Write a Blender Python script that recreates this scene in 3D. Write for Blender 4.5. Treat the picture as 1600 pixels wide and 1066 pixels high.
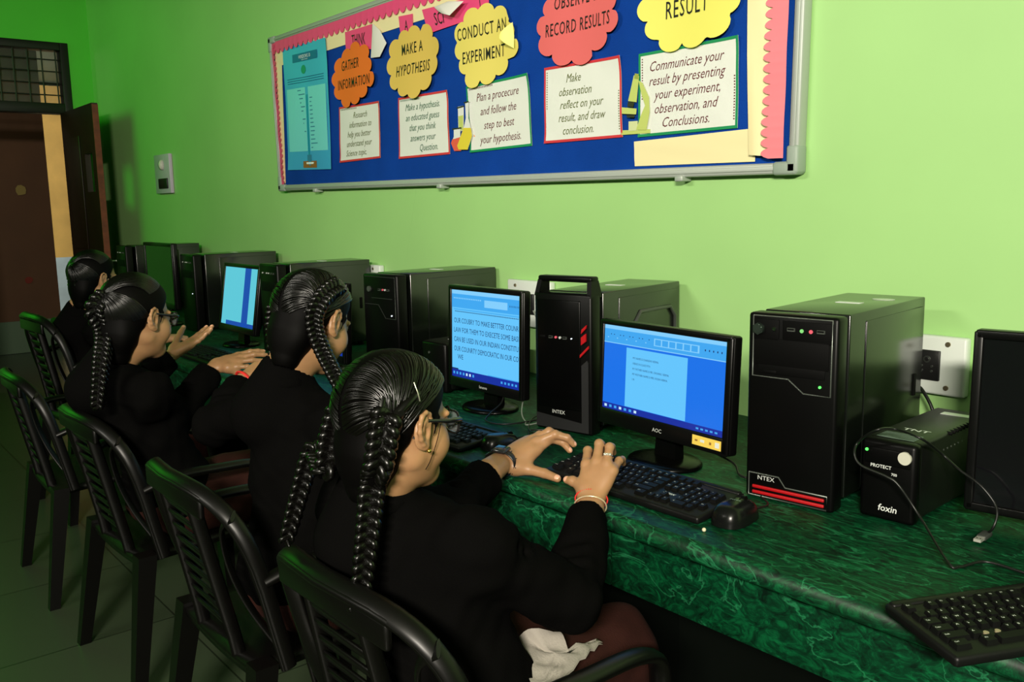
import bpy, bmesh, math, random
import numpy as np
from mathutils import Vector, Matrix, Euler
random.seed(7); rng = np.random.default_rng(7)
S = bpy.context.scene
for o in list(bpy.data.objects): bpy.data.objects.remove(o)
COL = S.collection
PI = math.pi
def lin(r, g=None, b=None):
    if g is None: r, g, b = r
    f = lambda c: (c/255/12.92) if c/255 <= .04045 else ((c/255+.055)/1.055)**2.4
    return (f(r), f(g), f(b), 1.0)

# ------------------------------------------------------------------ camera
CAM_F, YAW, PITCH, ROLL = 1401.056, 0.886607, 0.1512517, -0.01895953
CAM = Vector((0, -2.13, 1.38))
FW = Vector((-math.sin(YAW)*math.cos(PITCH), math.cos(YAW)*math.cos(PITCH), -math.sin(PITCH)))
_r = Vector((math.cos(YAW), math.sin(YAW), 0)); _u = _r.cross(FW)
RT = math.cos(ROLL)*_r + math.sin(ROLL)*_u; UP = -math.sin(ROLL)*_r + math.cos(ROLL)*_u
cd = bpy.data.cameras.new('camera'); co = bpy.data.objects.new('camera', cd); COL.objects.link(co)
cd.sensor_width = 36; cd.sensor_fit = 'HORIZONTAL'; cd.lens = CAM_F/1600*36; cd.clip_start = .05
co.matrix_world = Matrix(((RT.x, UP.x, -FW.x, CAM.x), (RT.y, UP.y, -FW.y, CAM.y), (RT.z, UP.z, -FW.z, CAM.z), (0, 0, 0, 1)))
S.camera = co
# ------------------------------------------------------------------ world, lights, exposure
S.view_settings.view_transform = 'Standard'; S.view_settings.look = 'None'
S.view_settings.gamma = 1; S.view_settings.use_curve_mapping = False
S.view_settings.exposure = 0.0
w = bpy.data.worlds.new('world'); S.world = w; w.use_nodes = True
w.node_tree.nodes['Background'].inputs[0].default_value = (.5, .6, .5, 1)
w.node_tree.nodes['Background'].inputs[1].default_value = 0.006
def area(name, loc, target, sx, sy, power, color):
    l = bpy.data.lights.new(name, 'AREA'); l.shape = 'RECTANGLE'; l.size = sx; l.size_y = sy
    l.energy = power; l.color = color
    o = bpy.data.objects.new(name, l); COL.objects.link(o); o.location = loc
    d = Vector(target)-Vector(loc); o.rotation_euler = d.to_track_quat('-Z', 'Y').to_euler()
    return o
area('key_light', (1.4, -3.9, 2.45), (-1.4, 0, 1.4), .8, .2, 268, (1.0, .92, .79))  # main light, placed to suit the shadow directions
m2 = area('mid_wall_fill', (-2.2, -4.2, 2.7), (-2.7, 0, 1.55), 1.2, .15, 15, (1.0, .95, .82)); m2.data.spread = math.radians(80)  # added fill with narrow spread, brightens the middle of the board wall
area('tube_light', (-7.3, -2.3, 2.65), (-6.0, 0, 1.7), 1.7, .8, 16, (.05, 1.0, .03))
area('corridor_fill', (-8.9, -2.4, 2.7), (-10, -.4, 1.1), .8, .3, 9, (1.0, .93, .8))  # added fill that brightens the brown corridor wall, no fixture known
area('corridor_daylight', (-11.0, -1.6, 2.6), (-12.6, .8, 1.0), 1.2, 1.2, 115, (1.0, .98, .92))

# ------------------------------------------------------------------ pixel (1600x1066 frame) to a point of the room
def ray(px, py): return FW + (px-800)/CAM_F*RT - (py-533)/CAM_F*UP
def at(px, py, x=None, y=None, z=None, d=None):
    v = ray(px, py)
    if d is None:
        i, q = (0, x) if x is not None else (1, y) if y is not None else (2, z)
        d = (q-CAM[i])/v[i]
    return CAM + v*d

# ------------------------------------------------------------------ materials
MATS = {}
def mat(name, col, rough=.5, spec=.5, metal=0, emit=0, bump=0, bscale=60, sss=0, coat=0, var=0, vscale=8, alpha=1, trans=0):
    if name in MATS: return MATS[name]
    m = bpy.data.materials.new(name); m.use_nodes = True; MATS[name] = m
    nt = m.node_tree; b = nt.nodes['Principled BSDF']
    c = col if len(col) == 4 else (*col, 1)
    b.inputs['Base Color'].default_value = c; b.inputs['Roughness'].default_value = rough
    b.inputs['Specular IOR Level'].default_value = spec; b.inputs['Metallic'].default_value = metal
    if coat: b.inputs['Coat Weight'].default_value = coat; b.inputs['Coat Roughness'].default_value = .15
    if emit: b.inputs['Emission Color'].default_value = c; b.inputs['Emission Strength'].default_value = emit
    if sss:
        b.inputs['Subsurface Weight'].default_value = sss; b.inputs['Subsurface Radius'].default_value = (1, .35, .2)
        b.inputs['Subsurface Scale'].default_value = .006
    if alpha < 1: b.inputs['Alpha'].default_value = alpha
    if trans: b.inputs['Transmission Weight'].default_value = trans
    if bump or var:
        tc = nt.nodes.new('ShaderNodeTexCoord'); n = nt.nodes.new('ShaderNodeTexNoise')
        n.inputs['Scale'].default_value = bscale; n.inputs['Detail'].default_value = 5
        nt.links.new(tc.outputs['Object'], n.inputs['Vector'])
        if bump:
            bp = nt.nodes.new('ShaderNodeBump'); bp.inputs['Strength'].default_value = bump; bp.inputs['Distance'].default_value = .01
            nt.links.new(n.outputs['Fac'], bp.inputs['Height']); nt.links.new(bp.outputs['Normal'], b.inputs['Normal'])
        if var:
            n2 = nt.nodes.new('ShaderNodeTexNoise'); n2.inputs['Scale'].default_value = vscale; n2.inputs['Detail'].default_value = 6
            nt.links.new(tc.outputs['Object'], n2.inputs['Vector'])
            r = nt.nodes.new('ShaderNodeValToRGB'); r.color_ramp.elements[0].position = .3; r.color_ramp.elements[1].position = .7
            r.color_ramp.elements[0].color = tuple(x*(1-var) for x in c[:3])+(1,); r.color_ramp.elements[1].color = tuple(min(1, x*(1+var)) for x in c[:3])+(1,)
            nt.links.new(n2.outputs['Fac'], r.inputs['Fac']); nt.links.new(r.outputs['Color'], b.inputs['Base Color'])
    return m

# ------------------------------------------------------------------ mesh builder
class MB:
    def __init__(s): s.v = []; s.f = []; s.m = []; s.s = []
    def add(s, vs, fs, m=0, smooth=False, M=None):
        o = len(s.v)
        if M is not None: vs = [M @ Vector(q) for q in vs]
        s.v += [tuple(q) for q in vs]
        for f in fs: s.f.append(tuple(i+o for i in f)); s.m.append(m); s.s.append(smooth)
        return s
    def box(s, c, d, m=0, bev=0, M=None, seg=2):
        if not bev:
            x, y, z = (q/2 for q in d)
            vs = [(c[0]+a*x, c[1]+b*y, c[2]+e*z) for a in (-1, 1) for b in (-1, 1) for e in (-1, 1)]
            return s.add(vs, [(0, 1, 3, 2), (4, 6, 7, 5), (0, 4, 5, 1), (2, 3, 7, 6), (0, 2, 6, 4), (1, 5, 7, 3)], m, False, M)
        bm = bmesh.new(); bmesh.ops.create_cube(bm, size=1)
        for q in bm.verts: q.co = Vector((q.co.x*d[0]+c[0], q.co.y*d[1]+c[1], q.co.z*d[2]+c[2]))
        bmesh.ops.bevel(bm, geom=list(bm.edges), offset=min(bev, min(d)*.49), segments=seg, affect='EDGES', profile=.5)
        return s.bm(bm, m, True, M)
    def bm(s, bm, m=0, smooth=False, M=None):
        bm.verts.index_update()
        s.add([q.co.copy() for q in bm.verts], [[q.index for q in f.verts] for f in bm.faces], m, smooth, M); bm.free(); return s
    def hexa(s, p, m=0, M=None):          # 8 corners: bottom ring 4, top ring 4
        return s.add(p, [(3, 2, 1, 0), (4, 5, 6, 7), (0, 1, 5, 4), (1, 2, 6, 5), (2, 3, 7, 6), (3, 0, 4, 7)], m, False, M)
    def tube(s, pts, r, n=10, m=0, M=None, caps=True, closed=False, flat=1.0, smooth=True):
        P = [Vector(p) for p in pts]; k = len(P)
        R = [r]*k if not hasattr(r, '__len__') else list(r)
        T = []
        for i in range(k):
            a = P[i-1] if (i > 0 or closed) else P[i]; b = P[(i+1) % k] if (i < k-1 or closed) else P[i]
            t = b-a; T.append(t.normalized() if t.length > 1e-9 else Vector((0, 0, 1)))
        ref = Vector((0, 0, 1)) if abs(T[0].z) < .9 else Vector((1, 0, 0))
        N = (ref - T[0]*ref.dot(T[0])).normalized(); vs = []
        for i in range(k):
            if i: N = (N - T[i]*N.dot(T[i])).normalized()
            B = T[i].cross(N)
            for j in range(n):
                a = 2*PI*j/n; vs.append(P[i] + (N*math.cos(a)*flat + B*math.sin(a))*R[i])
        fs = []
        for i in range(k if closed else k-1):
            for j in range(n):
                a, b = i*n+j, i*n+(j+1) % n; c, d = ((i+1) % k)*n+(j+1) % n, ((i+1) % k)*n+j
                fs.append((a, b, c, d))
        s.add(vs, fs, m, smooth, M)
        if caps and not closed:
            s.add(vs[:n], [tuple(range(n))[::-1]], m, False, M); s.add(vs[-n:], [tuple(range(n))], m, False, M)
        return s
    def cyl(s, a, b, r0, r1=None, n=20, m=0, M=None, smooth=True): return s.tube([a, b], [r0, r0 if r1 is None else r1], n, m, M, smooth=smooth)
    def lathe(s, prof, n=32, m=0, M=None):
        vs = [(r*math.cos(2*PI*j/n), r*math.sin(2*PI*j/n), z) for r, z in prof for j in range(n)]
        fs = [(i*n+j, i*n+(j+1) % n, (i+1)*n+(j+1) % n, (i+1)*n+j) for i in range(len(prof)-1) for j in range(n)]
        return s.add(vs, fs, m, True, M)
    def ell(s, c, r, m=0, M=None, nu=16, nv=10):
        vs = []; fs = []
        for i in range(nv+1):
            t = PI*i/nv
            for j in range(nu):
                a = 2*PI*j/nu; vs.append((c[0]+r[0]*math.sin(t)*math.cos(a), c[1]+r[1]*math.sin(t)*math.sin(a), c[2]+r[2]*math.cos(t)))
        for i in range(nv):
            for j in range(nu): fs.append((i*nu+j, (i+1)*nu+j, (i+1)*nu+(j+1) % nu, i*nu+(j+1) % nu))
        return s.add(vs, fs, m, True, M)
    def prism(s, poly, z0, z1, m=0, M=None, mside=None):
        n = len(poly); vs = [(x, y, z0) for x, y in poly]+[(x, y, z1) for x, y in poly]
        s.add(vs, [tuple(range(n))[::-1], tuple(range(n, 2*n))], m, False, M)
        return s.add(vs, [(i, (i+1) % n, n+(i+1) % n, n+i) for i in range(n)], m if mside is None else mside, False, M)
    def text(s, t, fn, m=0, size=1.0, shear=0, xs=1.0, thin=0, align='CENTER', fit=None, space=1.0):
        """flat lettering; fn maps (x, y) of the text plane to a point"""
        vs, fs, wd = text_geo(t, shear, thin, space)
        k = size*xs
        if fit and wd*k > fit: k = fit/wd
        off = {'CENTER': -wd*k/2, 'LEFT': 0, 'RIGHT': -wd*k}[align]
        return s.add([fn(x*k+off, y*size) for x, y in vs], fs, m)
    def build(s, name, mats, parent=None, loc=None, rot=None):
        me = bpy.data.meshes.new(name); me.from_pydata(s.v, [], s.f)
        mats = mats if isinstance(mats, (list, tuple)) else [mats]
        for q in mats: me.materials.append(q)
        me.polygons.foreach_set('material_index', s.m); me.polygons.foreach_set('use_smooth', s.s); me.update()
        return link(name, me, parent, loc, rot)
def link(name, me, parent=None, loc=None, rot=None):
    o = bpy.data.objects.new(name, me); COL.objects.link(o)
    if parent is not None: o.parent = parent
    if loc is not None: o.location = loc
    if rot is not None: o.rotation_euler = rot
    return o
_tg = {}
def text_geo(t, shear, thin, space):
    key = (t, shear, thin, space)
    if key in _tg: return _tg[key]
    c = bpy.data.curves.new('t', 'FONT'); c.body = t; c.shear = shear; c.offset = thin; c.fill_mode = 'FRONT'; c.resolution_u = 2; c.space_character = space
    o = bpy.data.objects.new('t', c); me = bpy.data.meshes.new_from_object(o)
    vs = [(q.co.x, q.co.y) for q in me.vertices]; fs = [tuple(p.vertices) for p in me.polygons]
    # faces must look along +z of the text plane
    if fs:
        a = 0
        for f in fs[:40]:
            p = [vs[i] for i in f]; a += sum(p[i][0]*p[(i+1) % len(p)][1]-p[(i+1) % len(p)][0]*p[i][1] for i in range(len(p)))
        if a < 0: fs = [f[::-1] for f in fs]
    x0 = min((q[0] for q in vs), default=0); x1 = max((q[0] for q in vs), default=0)
    vs = [(x-x0, y) for x, y in vs]
    bpy.data.objects.remove(o); bpy.data.curves.remove(c); bpy.data.meshes.remove(me)
    _tg[key] = (vs, fs, x1-x0); return _tg[key]
def tag(o, label=None, cat=None, group=None, kind=None):
    if label: o['label'] = label
    if cat: o['category'] = cat
    if group: o['group'] = group
    if kind: o['kind'] = kind
    return o
def thing(name, label, cat, loc=(0, 0, 0), rz=0, group=None):
    o = bpy.data.objects.new(name, None); COL.objects.link(o); o.empty_display_size = .05
    o.location = loc; o.rotation_euler = (0, 0, rz)
    return tag(o, label, cat, group)
def copy_tree(o, parent=None, loc=None, rz=None, label=None, group=None):
    c = o.copy(); COL.objects.link(c)
    if parent is not None: c.parent = parent
    if loc is not None: c.location = loc
    if rz is not None: c.rotation_euler = (0, 0, rz)
    if label: c['label'] = label
    if group: c['group'] = group
    for ch in [q for q in bpy.data.objects if q.parent == o]: copy_tree(ch, c)
    return c
# ================================================================== room shell
def wall_paint():
    m = mat('green_wall_paint', (.36, .65, .22), rough=.5, spec=.5, bump=.06, bscale=9, var=.06, vscale=1.4)
    b = m.node_tree.nodes['Principled BSDF']
    b.inputs['Coat Weight'].default_value = WALL_COAT; b.inputs['Coat Roughness'].default_value = .62; b.inputs['Coat IOR'].default_value = 2.0
    return m
WALL_COAT = .4
M_wall = wall_paint()
M_ceil = mat('ceiling_paint', lin(110, 122, 100), .8); M_dim = mat('dim_unseen_wall', lin(40, 96, 36), .8)  # unseen ceiling and walls, coloured darker to cut bounced light
def floor_mat():
    m = mat('floor_tile', lin(120, 150, 105), rough=.3, spec=.5)
    nt = m.node_tree; b = nt.nodes['Principled BSDF']
    tc = nt.nodes.new('ShaderNodeTexCoord'); br = nt.nodes.new('ShaderNodeTexBrick')
    br.offset = 0; br.inputs['Scale'].default_value = 1; br.inputs['Brick Width'].default_value = .6; br.inputs['Row Height'].default_value = .6
    br.inputs['Mortar Size'].default_value = .003; br.inputs['Color1'].default_value = lin(64, 76, 56); br.inputs['Color2'].default_value = lin(61, 73, 54)
    br.inputs['Mortar'].default_value = lin(36, 43, 31)
    nt.links.new(tc.outputs['Object'], br.inputs['Vector']); nt.links.new(br.outputs['Color'], b.inputs['Base Color'])
    return m
M_floor = floor_mat()
def struct(name, mb, m): return tag(mb.build(name, m), kind='structure')
XF = -7.89; XR = 3.2; YB = -5.0; ZC = 3.05; TH = .14
# the wall with the notice board, thickness behind y=0
struct('wall_back', MB().box(((XF+XR)/2, .07, ZC/2), (XR-XF+2*TH, .14, ZC)), M_wall)
struct('floor', MB().box(((XR+XF)/2, YB/2, -.05), (XR-XF, -YB, .1)), M_floor)
struct('ceiling', MB().box(((XR+XF)/2, YB/2, ZC+.05), (XR-XF+2*TH, -YB+2*TH, .1)), M_ceil)
struct('wall_front', MB().box(((XF+XR)/2, YB-.07, ZC/2), (XR-XF+2*TH, .14, ZC)), M_dim)
struct('wall_right', MB().box((XR+.07, YB/2, ZC/2), (.14, -YB, ZC)), M_dim)
# far wall with the doorway: opening y in [DY0, DY1]
DY1, DY0, DZ = -.165, -1.17, 2.70
ml = MB()
ml.box((XF-.07, DY1/2, ZC/2), (.14, -DY1, ZC))
ml.box((XF-.07, (DY0+YB)/2, ZC/2), (.14, DY0-YB, ZC))
ml.box((XF-.07, (DY0+DY1)/2, (ZC+DZ)/2), (.14, DY1-DY0, ZC-DZ))
struct('wall_left', ml, mat('door_wall_shaded_green', (.10, .62, .045), rough=.55, spec=.4, bump=.06, bscale=9, var=.06, vscale=1.4))  # same paint as wall_back; its dimmer, greener light is put into the colour
# door: dark frame, barred transom light, brown panelled leaf standing open into the room
M_frame = mat('black_painted_wood', lin(12, 10, 8), .45)
M_leaf = mat('red_brown_wood', lin(36, 11, 8), .4, var=.25, vscale=14)
M_leafedge = mat('worn_wood_edge', lin(120, 58, 36), .6, var=.3, vscale=20)
door = tag(bpy.data.objects.new('door_1', None), kind='structure'); COL.objects.link(door); door.location = (XF, DY1, 0)
f = MB(); fw = .06; wd = DY1-DY0
for yy in (-fw/2, -wd+fw/2): f.box((-.05, yy, DZ/2), (.12, fw, DZ), bev=.004)
f.box((-.05, -wd/2, DZ-.03), (.118, wd-2*fw, .06), bev=.004); f.box((-.05, -wd/2, 2.195), (.118, wd-2*fw, .08), bev=.004)
f.build('door_frame', M_frame, door)
g = MB()
for k in range(9): g.cyl((-.03, -fw-.03-k*.1, 2.23), (-.03, -fw-.03-k*.1, 2.64), .006, n=8)
for k in range(4): g.cyl((-.036, -fw, 2.30+k*.09), (-.036, -wd+fw, 2.30+k*.09), .005, n=8)
g.build('transom_grille', mat('grille_iron', lin(30, 34, 26), .5, metal=.3), door)
MB().box((-.08, -wd/2, 2.437), (.004, wd-2*fw, .41)).build('transom_glass', mat('transom_pane', (.3, .34, .3), .05, .5, alpha=.12), door)
# leaf: hinged on the right jamb; local x along the leaf
leafL, leafT, leafH = .89, .04, 2.145
lv = Vector((-7.0, -.225, 0))-Vector((XF+.012, DY1-fw, 0)); la = math.atan2(lv.y, lv.x)
leaf = MB(); hx0, hx1, hz0, hz1 = .60, .80, 1.52, 1.80       # open vision panel without its glass
st = [(0, .0, hx0, leafH), (hx1, 0, leafL, leafH), (hx0, 0, hx1, hz0), (hx0, hz1, hx1, leafH)]
for x0, z0, x1, z1 in st: leaf.box(((x0+x1)/2, -leafT/2, (z0+z1)/2+.01), (x1-x0, leafT, z1-z0))
for x0, x1, z0, z1 in ((.12, .5, .15, .9), (.12, .5, 1.1, 1.95), (.58, .82, .15, .9)):
    leaf.box(((x0+x1)/2, -leafT-.004, (z0+z1)/2), (x1-x0, .008, z1-z0), bev=.004); leaf.box(((x0+x1)/2, .004, (z0+z1)/2), (x1-x0, .008, z1-z0), bev=.004)
lo = leaf.build('door_leaf', M_leaf, door, (.012, -fw, 0), (0, 0, la))
MB().box((leafL+.004, -leafT/2, leafH/2+.01), (.008, leafT+.002, leafH-.02)).build('leaf_edge', M_leafedge, lo)
h = MB(); h.cyl((.83, -leafT-.05, 1.02), (.83, .05, 1.02), .008, n=10); h.box((.79, -leafT-.055, 1.02), (.1, .014, .02), bev=.005); h.box((.79, .055, 1.02), (.1, .014, .02), bev=.005)
h.build('door_handle', mat('dull_steel', lin(150, 150, 145), .35, metal=1), lo)
# corridor seen through the doorway
M_brown = mat('brown_corridor_paint', lin(92, 60, 34), .7, var=.12, vscale=2.5)
struct('wall_corridor', MB().box((-10.07, -1.47, 1.66), (.14, 3.08, 2.68)), M_brown)
struct('baseboard_corridor', MB().box((-10.06, -1.47, .16), (.16, 3.08, .32)), mat('grey_green_skirting', lin(88, 112, 86), .6))
yp = MB(); yp.box((-13.0, 1.0, 1.9), (.1, 5, 2.2), 0); yp.box((-13.0, 1.0, .4), (.1, 5, .8), 1)
struct('wall_outer', yp, [mat('yellow_ochre_paint', lin(214, 172, 92), .6, var=.15, vscale=3), mat('pale_blue_dado', lin(190, 208, 210), .4, var=.12, vscale=4)])
struct('floor_corridor', MB().box((-10.6, -.4, -.055), (5.4, 5.5, .1)), M_floor)
struct('ceiling_corridor', MB().box((-10.6, -.4, 3.1), (5.4, 5.5, .1)), M_ceil)
for nm, px, py, s, c in (('paper_scrap', 32, 297, .055, (150, 130, 70)), ('sticker', 45, 438, .04, (120, 40, 25))):
    p = at(px, py, x=-9.995); q = MB(); poly = [(s*(.8+.3*random.random())*math.cos(a), s*(.8+.3*random.random())*math.sin(a)) for a in [i*2*PI/9 for i in range(9)]]
    q.prism(poly, 0, .002, M=Matrix.Translation(p) @ Matrix(((0, 0, 1), (1, 0, 0), (0, 1, 0))).to_4x4())
    tag(q.build(nm, mat(nm, lin(*c), .8)), 'torn yellow paper scrap stuck on the brown corridor wall' if nm == 'paper_scrap' else 'small red sticker low on the brown corridor wall', 'paper' if nm == 'paper_scrap' else 'sticker')

# ---- electrical plates
M_plate = mat('white_plate', lin(214, 222, 214), .4); M_pblue = mat('bluish_plate', lin(205, 190, 214), .4)
M_blk = mat('black_bakelite', (.008, .008, .008), .35); M_screw = mat('brass_screw', lin(150, 140, 110), .35, metal=.8); M_steel = mat('bright_steel', lin(200, 205, 200), .3, metal=1)
def wall_frame(x0, x1, z0, z1): return (x0+x1)/2, (z0+z1)/2, x1-x0, z1-z0
def socket_plate(label, x0, x1, z0, z1, socks, pm=M_plate):
    cx, cz, ww, hh = wall_frame(x0, x1, z0, z1)
    t = thing('socket_plate', label, 'socket', (cx, 0, cz))
    MB().box((0, -.014, 0), (ww, .027, hh), bev=.006).build('plate', pm, t)
    for i, (sx, sz, sw, sh) in enumerate(socks):
        s = MB().box((sx, -.030, sz), (sw, .008, sh), bev=.002).build('socket_insert', M_blk, t)
        ox = sx+sw*.22; r = MB()
        r.cyl((ox, -.036, sz+sh*.2), (ox, -.0345, sz+sh*.2), .0085, n=14)
        r.cyl((ox, -.0365, sz+sh*.2), (ox, -.036, sz+sh*.2), .005, n=12, m=1)
        for a, b in ((-.012, -.002), (.012, -.002), (-.012, -.014), (.012, -.014)): r.cyl((ox+a, -.036, sz+b), (ox+a, -.0345, sz+b), .003, n=10)
        r.build('pin_holes', [M_steel, M_blk], s)
        MB().box((sx-sw*.25, -.037, sz), (sw*.3, .008, sh*.62), bev=.003).build('rocker_switch', mat('rocker_black', (.015, .015, .015), .3), s)
    for sx, sz in ((-.3, .38), (.3, .38), (-.3, -.36), (.3, -.36)): MB().cyl((sx*ww, -.0275, sz*hh), (sx*ww, -.031, sz*hh), .006, n=12).build('plate_screw', M_screw, t)
    return t
socket_plate('white socket plate beside the dark monitor with a black switched outlet', -1.13, -.918, .912, 1.053, [(-.005, -.0, .105, .072)])
socket_plate('white socket plate just left of the tower with the carry handle', -2.60, -2.36, .935, 1.105, [(-.02, -.0, .11, .075)])
socket_plate('white socket plate half hidden behind the two middle towers', -3.79, -3.515, .98, 1.118, [(0, -.01, .12, .075)])
t = thing('switch_plate', 'pale blue switch plate alone on the green wall near the door', 'switch', (-6.33, 0, 1.63))
MB().box((0, -.012, 0), (.30, .024, .262), bev=.004).build('plate', M_pblue, t)
MB().ell((.0, -.026, .06), (.028, .02, .034)).build('rotary_knob', M_blk, t)
MB().ell((.022, -.03, .06), (.02, .022, .034)).build('knob_face', mat('knob_white', lin(215, 215, 200), .4), t)
MB().box((.02, -.027, -.065), (.17, .012, .068), bev=.003).build('socket_insert', M_blk, t)
# ================================================================== notice board and everything pinned on it
M_felt = mat('blue_felt', lin(12, 62, 150), .95, .1, bump=.25, bscale=260, var=.10, vscale=6)
M_alu = mat('aluminium_profile', lin(176, 184, 176), .5, .5, metal=.25)
M_grey = mat('grey_plastic_corner', lin(150, 165, 152), .5)
FY = -.030
bt = thing('notice_board', 'long blue felt notice board in an aluminium frame on the green wall', 'notice board', (-2.93, 0, 1.47))
B0 = Vector((-2.93, 0, 1.47))
BQ = [(-4.49, 2.235), (-1.372, 2.235), (-1.385, 1.461), (-4.465, 1.488)]   # TL TR BR BL
def bil(q, u, v):      # u 0..1 left to right, v 0..1 bottom to top
    a = Vector(q[3])*(1-u)+Vector(q[2])*u; b = Vector(q[0])*(1-u)+Vector(q[1])*u
    return a*(1-v)+b*v
def quad_sheet(q, y, n=1, thick=.0, wav=None):
    mb = MB(); vs = []; fs = []
    for j in range(n+1):
        for i in range(n+1):
            u, v = i/n, j/n; p = bil(q, u, v); vs.append((p.x, y-(wav(u, v) if wav else 0), p.y))
    for j in range(n):
        for i in range(n):
            a = j*(n+1)+i; fs.append((a, a+1, a+n+2, a+n+1))
    return mb.add(vs, fs, 0, n > 1)
def rel(mb): mb.v = [(x-B0.x, y, z-B0.z) for x, y, z in mb.v]; return mb
m = MB(); m.hexa([(BQ[3][0], -.004, BQ[3][1]), (BQ[2][0], -.004, BQ[2][1]), (BQ[2][0], FY, BQ[2][1]), (BQ[3][0], FY, BQ[3][1]),
        (BQ[0][0], -.004, BQ[0][1]), (BQ[1][0], -.004, BQ[1][1]), (BQ[1][0], FY, BQ[1][1]), (BQ[0][0], FY, BQ[0][1])])
rel(m).build('felt_panel', M_felt, bt)
def bar(a, b, wdt, name):
    a, b = Vector((a[0], 0, a[1])), Vector((b[0], 0, b[1])); d = (b-a); L = d.length; d.normalize(); n = Vector((0, -1, 0)); c = d.cross(n)
    M = Matrix((d, n, c)).transposed().to_4x4(); M.translation = a-B0
    mb = MB(); mb.box((L/2, .02, 0), (L, .04, wdt), bev=.006, M=M); mb.box((L/2, .042, 0), (L, .004, wdt*.4), bev=.0018, M=M)
    return mb.build('frame_rail', M_alu, bt)
bar(BQ[3], BQ[2], .03, ''); bar(BQ[0], BQ[1], .03, ''); bar(BQ[3], BQ[0], .03, ''); bar(BQ[2], BQ[1], .03, '')
for p, sx, sz in ((BQ[3], 1, 1), (BQ[2], -1, 1), (BQ[0], 1, -1), (BQ[1], -1, -1)):
    mb = MB(); mb.box((p[0]+sx*.022-B0.x, -.0225, p[1]-B0.z), (.075, .047, .036), bev=.008); mb.box((p[0]-B0.x, -.0225, p[1]+sz*.022-B0.z), (.036, .047, .075), bev=.008)
    mb.build('frame_corner', M_grey, bt)
for px in (492, 687, 1062):
    p = at(px, 286, y=-.04); u = (p.x-BQ[3][0])/(BQ[2][0]-BQ[3][0]); zz = BQ[3][1]*(1-u)+BQ[2][1]*u
    MB().box((p.x-B0.x, -.025, zz-.018-B0.z), (.03, .046, .018), bev=.004).build('mounting_clip', M_alu, bt)

YP = FY-.002
def wave(seed, amp, curl=()):
    r = random.Random(seed); ph = [r.uniform(0, 6.28) for _ in range(4)]
    def f(u, v):
        z = amp*(1+.5*math.sin(5*u+ph[0])+.5*math.sin(4*v+ph[1])+.3*math.sin(9*(u+v)+ph[2]))
        for cu, cv, rad, h in curl:
            d = math.hypot(u-cu, v-cv); z += h*max(0, 1-d/rad)**2
        return z
    return f
M_paper = mat('white_chart_paper', lin(226, 230, 222), .6, bump=.15, bscale=25)
INK = {k: mat('ink_'+k, lin(*c), .6) for k, c in dict(black=(18, 16, 16), green=(16, 92, 60), olive=(88, 98, 30), maroon=(96, 22, 34), red=(205, 50, 60), teal=(16, 140, 84)).items()}
def sheet_map(q, y, wav): return lambda u, v: (lambda p: (p.x, y-wav(u, v)-.0012, p.y))(bil(q, u, v))
def note(label, q, lines, ink, border, seed, size=.105, y=YP, edges='LRTB', xs=.8, dotted=0):
    wav = wave(seed, .0022, [(1, 1, .25, .006), (0, 0, .2, .004)])
    mb = quad_sheet(q, y, 14, wav=wav); F = sheet_map(q, y, wav)
    for e in edges:                                    # coloured felt-pen edge with little ticks
        for k in range(24):
            a, b = k/24, (k+1)/24; t = .022; s = .034
            rc = {'L': [(0, a), (t, a), (t, b), (0, b)], 'R': [(1-t, a), (1, a), (1, b), (1-t, b)], 'B': [(a, 0), (b, 0), (b, s), (a, s)], 'T': [(a, 1-s), (b, 1-s), (b, 1), (a, 1)]}[e]
            mb.add([F(*p) for p in rc], [(0, 1, 2, 3)], 2)
    for (ax, fx, a0, a1) in ((0, .035, .45, .95), (1, .96, .1, .6)) if dotted else ((1, .95, .05, .45),):
        for k in range(16):
            v = a0+(a1-a0)*k/16
            rc = [(fx, v), (fx+.012, v), (fx+.012, v+.014), (fx, v+.014)] if ax == 0 or dotted else [(v, fx-.02), (v+.01, fx-.02), (v+.01, fx+.008), (v, fx+.008)]
            mb.add([F(*p) for p in rc], [(0, 1, 2, 3)], 1)
    n = len(lines)
    for i, L in enumerate(lines):
        v0 = .86-(i+.55)*(.84/n)
        L, dx = (L, 0) if isinstance(L, str) else L
        mb.text(L, lambda x, yy, v0=v0, dx=dx: F(.5+dx+x, v0+yy), 1, size=size*1.5, shear=.35, xs=xs*.72, thin=-.004, fit=.84)
    return tag(mb.build('paper_note', [M_paper, INK[ink], INK[border]]), label, 'paper', 'handwritten notes on the board')
n1 = [(-3.801, 1.839), (-3.443, 1.833), (-3.456, 1.592), (-3.817, 1.588)]
n2 = [(-3.295, 1.83), (-2.936, 1.826), (-2.934, 1.58), (-3.302, 1.58)]
n3 = [(-2.814, 1.824), (-2.449, 1.831), (-2.437, 1.582), (-2.796, 1.578)]
n4 = [(-2.368, 1.837), (-2.009, 1.831), (-2.0, 1.582), (-2.367, 1.585)]
n5 = [(-1.933, 1.824), (-1.564, 1.824), (-1.565, 1.577), (-1.936, 1.577)]
note('white paper with olive handwriting beginning Research, under the orange cloud', n1, [('Research', .03), ('information to', .03), 'help you better', 'understand your', ('Science topic.', -.08)], 'olive', 'red', 1)
note('white paper with green handwriting about making a hypothesis, under the mustard cloud', n2, ['Make a hypothesis.', 'an educated guess', 'that you think', 'answers your', ('Question.', -.12)], 'green', 'red', 2)
note('white paper with maroon handwriting about planning a procedure, edged in green', n3, ['Plan a procecure', 'and follow the', 'step to best', 'your hypothesis.'], 'maroon', 'teal', 3, size=.115)
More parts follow.
